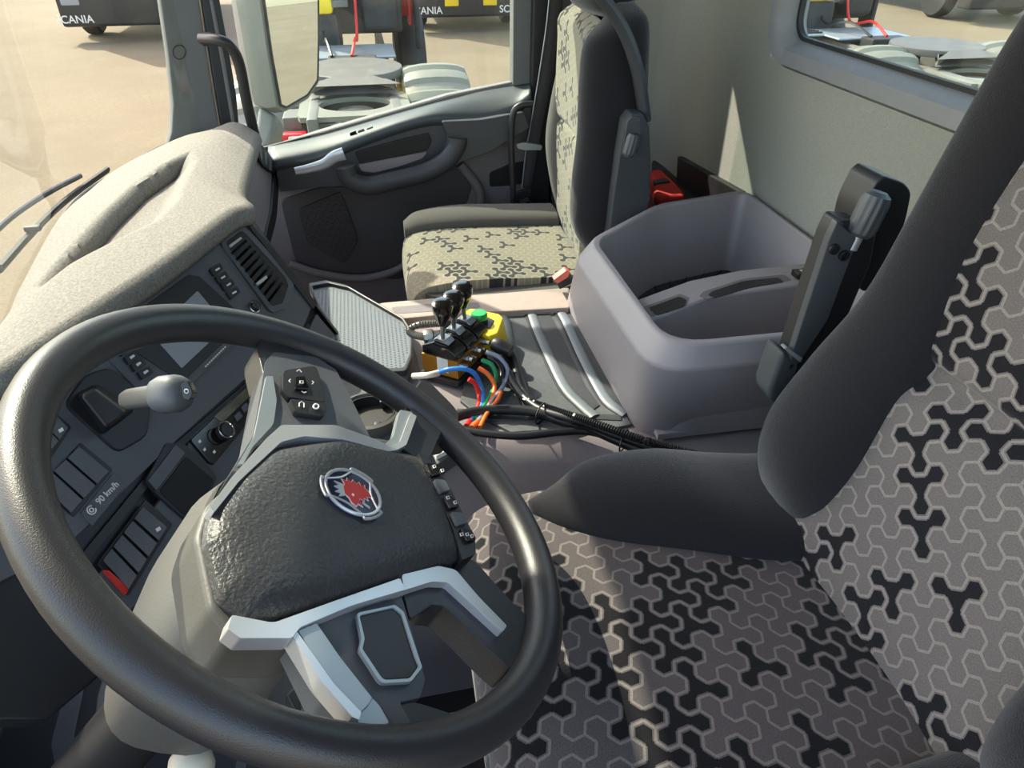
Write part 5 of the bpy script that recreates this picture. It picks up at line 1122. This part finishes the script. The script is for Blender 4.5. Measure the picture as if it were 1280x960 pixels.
    for k in range(6): B('injector_line', (2.95+.09*k, .14, 1.52), (.05, .3, .06), M_frameg, bevel=.01)
    B('air_intake', (3.3, -.35, 1.6), (.3, .4, .8), M_chdark, bevel=.08)
    cab = [V((x0+4.0, yc-1.2, GZ+1.15)), V((x0+4.1, yc-1.2, GZ+2.9)), V((x0+6.0, yc-1.2, GZ+3.6)), V((x0+6.3, yc-1.2, GZ+1.6)), V((x0+5.2, yc-1.2, GZ+.8))]
    cab2 = [V((x0+3.95, yc-.86, GZ+1.25)), V((x0+3.6, yc-.86, GZ+2.4)), V((x0+4.2, yc-.86, GZ+4.2)), V((x0+6.3, yc-.86, GZ+3.7)), V((x0+6.3, yc-.86, GZ+1.4))]
    prism('cab_body', cab2, V((0, 1.72, 0)), M_cabred, T, bevel=.08, seg=3, label='red cab shell tilted forward')
    B('cab_floor', (3.60, .02, 2.1), (.4, 1.28, 1.9), M_chdark, bevel=.05)
    for s in (-1, 1): 
        lathe('front_wheel', [(.25, -.15), (.46, -.17), (.51, -.12), (.52, 0), (.51, .12), (.46, .17), (.25, .15)], V((x0+4.8, yc+s*.72, GZ+.52)), Y_, M_tyre, T, n=36)
        B('cab_stripe', (3.62, s*.72, 1.9), (.10, .05, 1.4), M_cabred, bevel=.02)
        B('cab_edge', (3.62, s*.80, 1.8), (.3, .07, 1.7), M_chdark, bevel=.03)
        tube('wheel_arch', [V((x0+4.8+.66*math.cos(math.radians(a)), yc+s*.78, GZ+.55+.66*math.sin(math.radians(a)))) for a in range(0, 181, 15)], (.06, .16), M_chdark, T, n=8, flat=(0, 0, 1))
    return T
tractor(6.15, .10, 'tractor chassis with coupling plate and tilted red cab outside the side window')
tractor(6.25, -6.05, 'tractor chassis with grey fenders outside the rear window')
def parked(x0, yc, body, label, yellow=True, letters=True, plate_=False):
    T = thing('parked_truck', (x0, yc, GZ), label, 'truck', 'parked trucks across the yard')
    def B(name, c, s, m, **k): return box(name, V((x0+c[0], yc+c[1], GZ+c[2])), s, m, T, bevel=k.pop('bevel', .03), **k)
    B('cab_body', (1.2, 0, 2.3), (2.1, 2.45, 2.6), body, bevel=.15, seg=3)
    B('windscreen', (.13, 0, 2.7), (.04, 2.1, .9), M_gloss)
    B('bumper', (.1, 0, .62), (.5, 2.5, .62), M_cabblack, bevel=.06)
    B('grille', (.10, 0, 1.35), (.12, 1.5, .8), M_cabblack)
    for k in range(4): B('grille_bar', (.03, 0, 1.08+.18*k), (.04, 1.4, .05), M_chdark, bevel=.01)
    for s in (-1, 1):
        B('head_lamp', (-.13, s*.98, .80), (.06, .36, .2), M_screen)
        if yellow: B('yellow_marker', (-.17, s*.42, .66), (.04, .30, .26), M_yel)
        lathe('front_wheel', [(.25, -.15), (.46, -.17), (.51, -.12), (.52, 0), (.51, .12), (.46, .17), (.25, .15)], V((x0+1.2, yc+s*1.05, GZ+.52)), Y_, M_tyre, T, n=32)
    B('trailer', (4.5, 0, 2.0), (5, 2.4, 2.2), M_cabwhite if body is not M_cabblue else M_cabblue)
    if letters:
        for s in (-1, 1): text('bumper_lettering', 'SCANIA', V((x0-.16, yc+s*.98, GZ+.45)), -Y_, Z_, .20, M_white, T, ext=.006, label='white lettering SCANIA')
        text('grille_lettering', 'SCANIA', V((x0-.0, yc, GZ+1.72)), -Y_, Z_, .24, M_silver, T, ext=.006, label='silver lettering SCANIA')
    if plate_:
        B('number_plate', (-.17, 0.0, .95), (.02, .52, .13), M_white)
        B('red_marker', (-.17, .55, 1.0), (.03, .3, .16), M_lamp)
    return T
parked(17.6, -2.45, M_cabwhite, 'parked truck with black bumper and yellow markers, seen through the side window')
parked(17.9, -6.1, M_cabwhite, 'parked truck at far right of the side window row')
parked(17.6, 4.6, M_cabblack, 'black parked truck front seen through the windscreen', yellow=False, plate_=True)
parked(16.5, -15.2, M_cabblue, 'blue parked truck at the right of the rear window', yellow=False, letters=False)
# tall truck standing left of the view: its shadow falls on the gravel in front
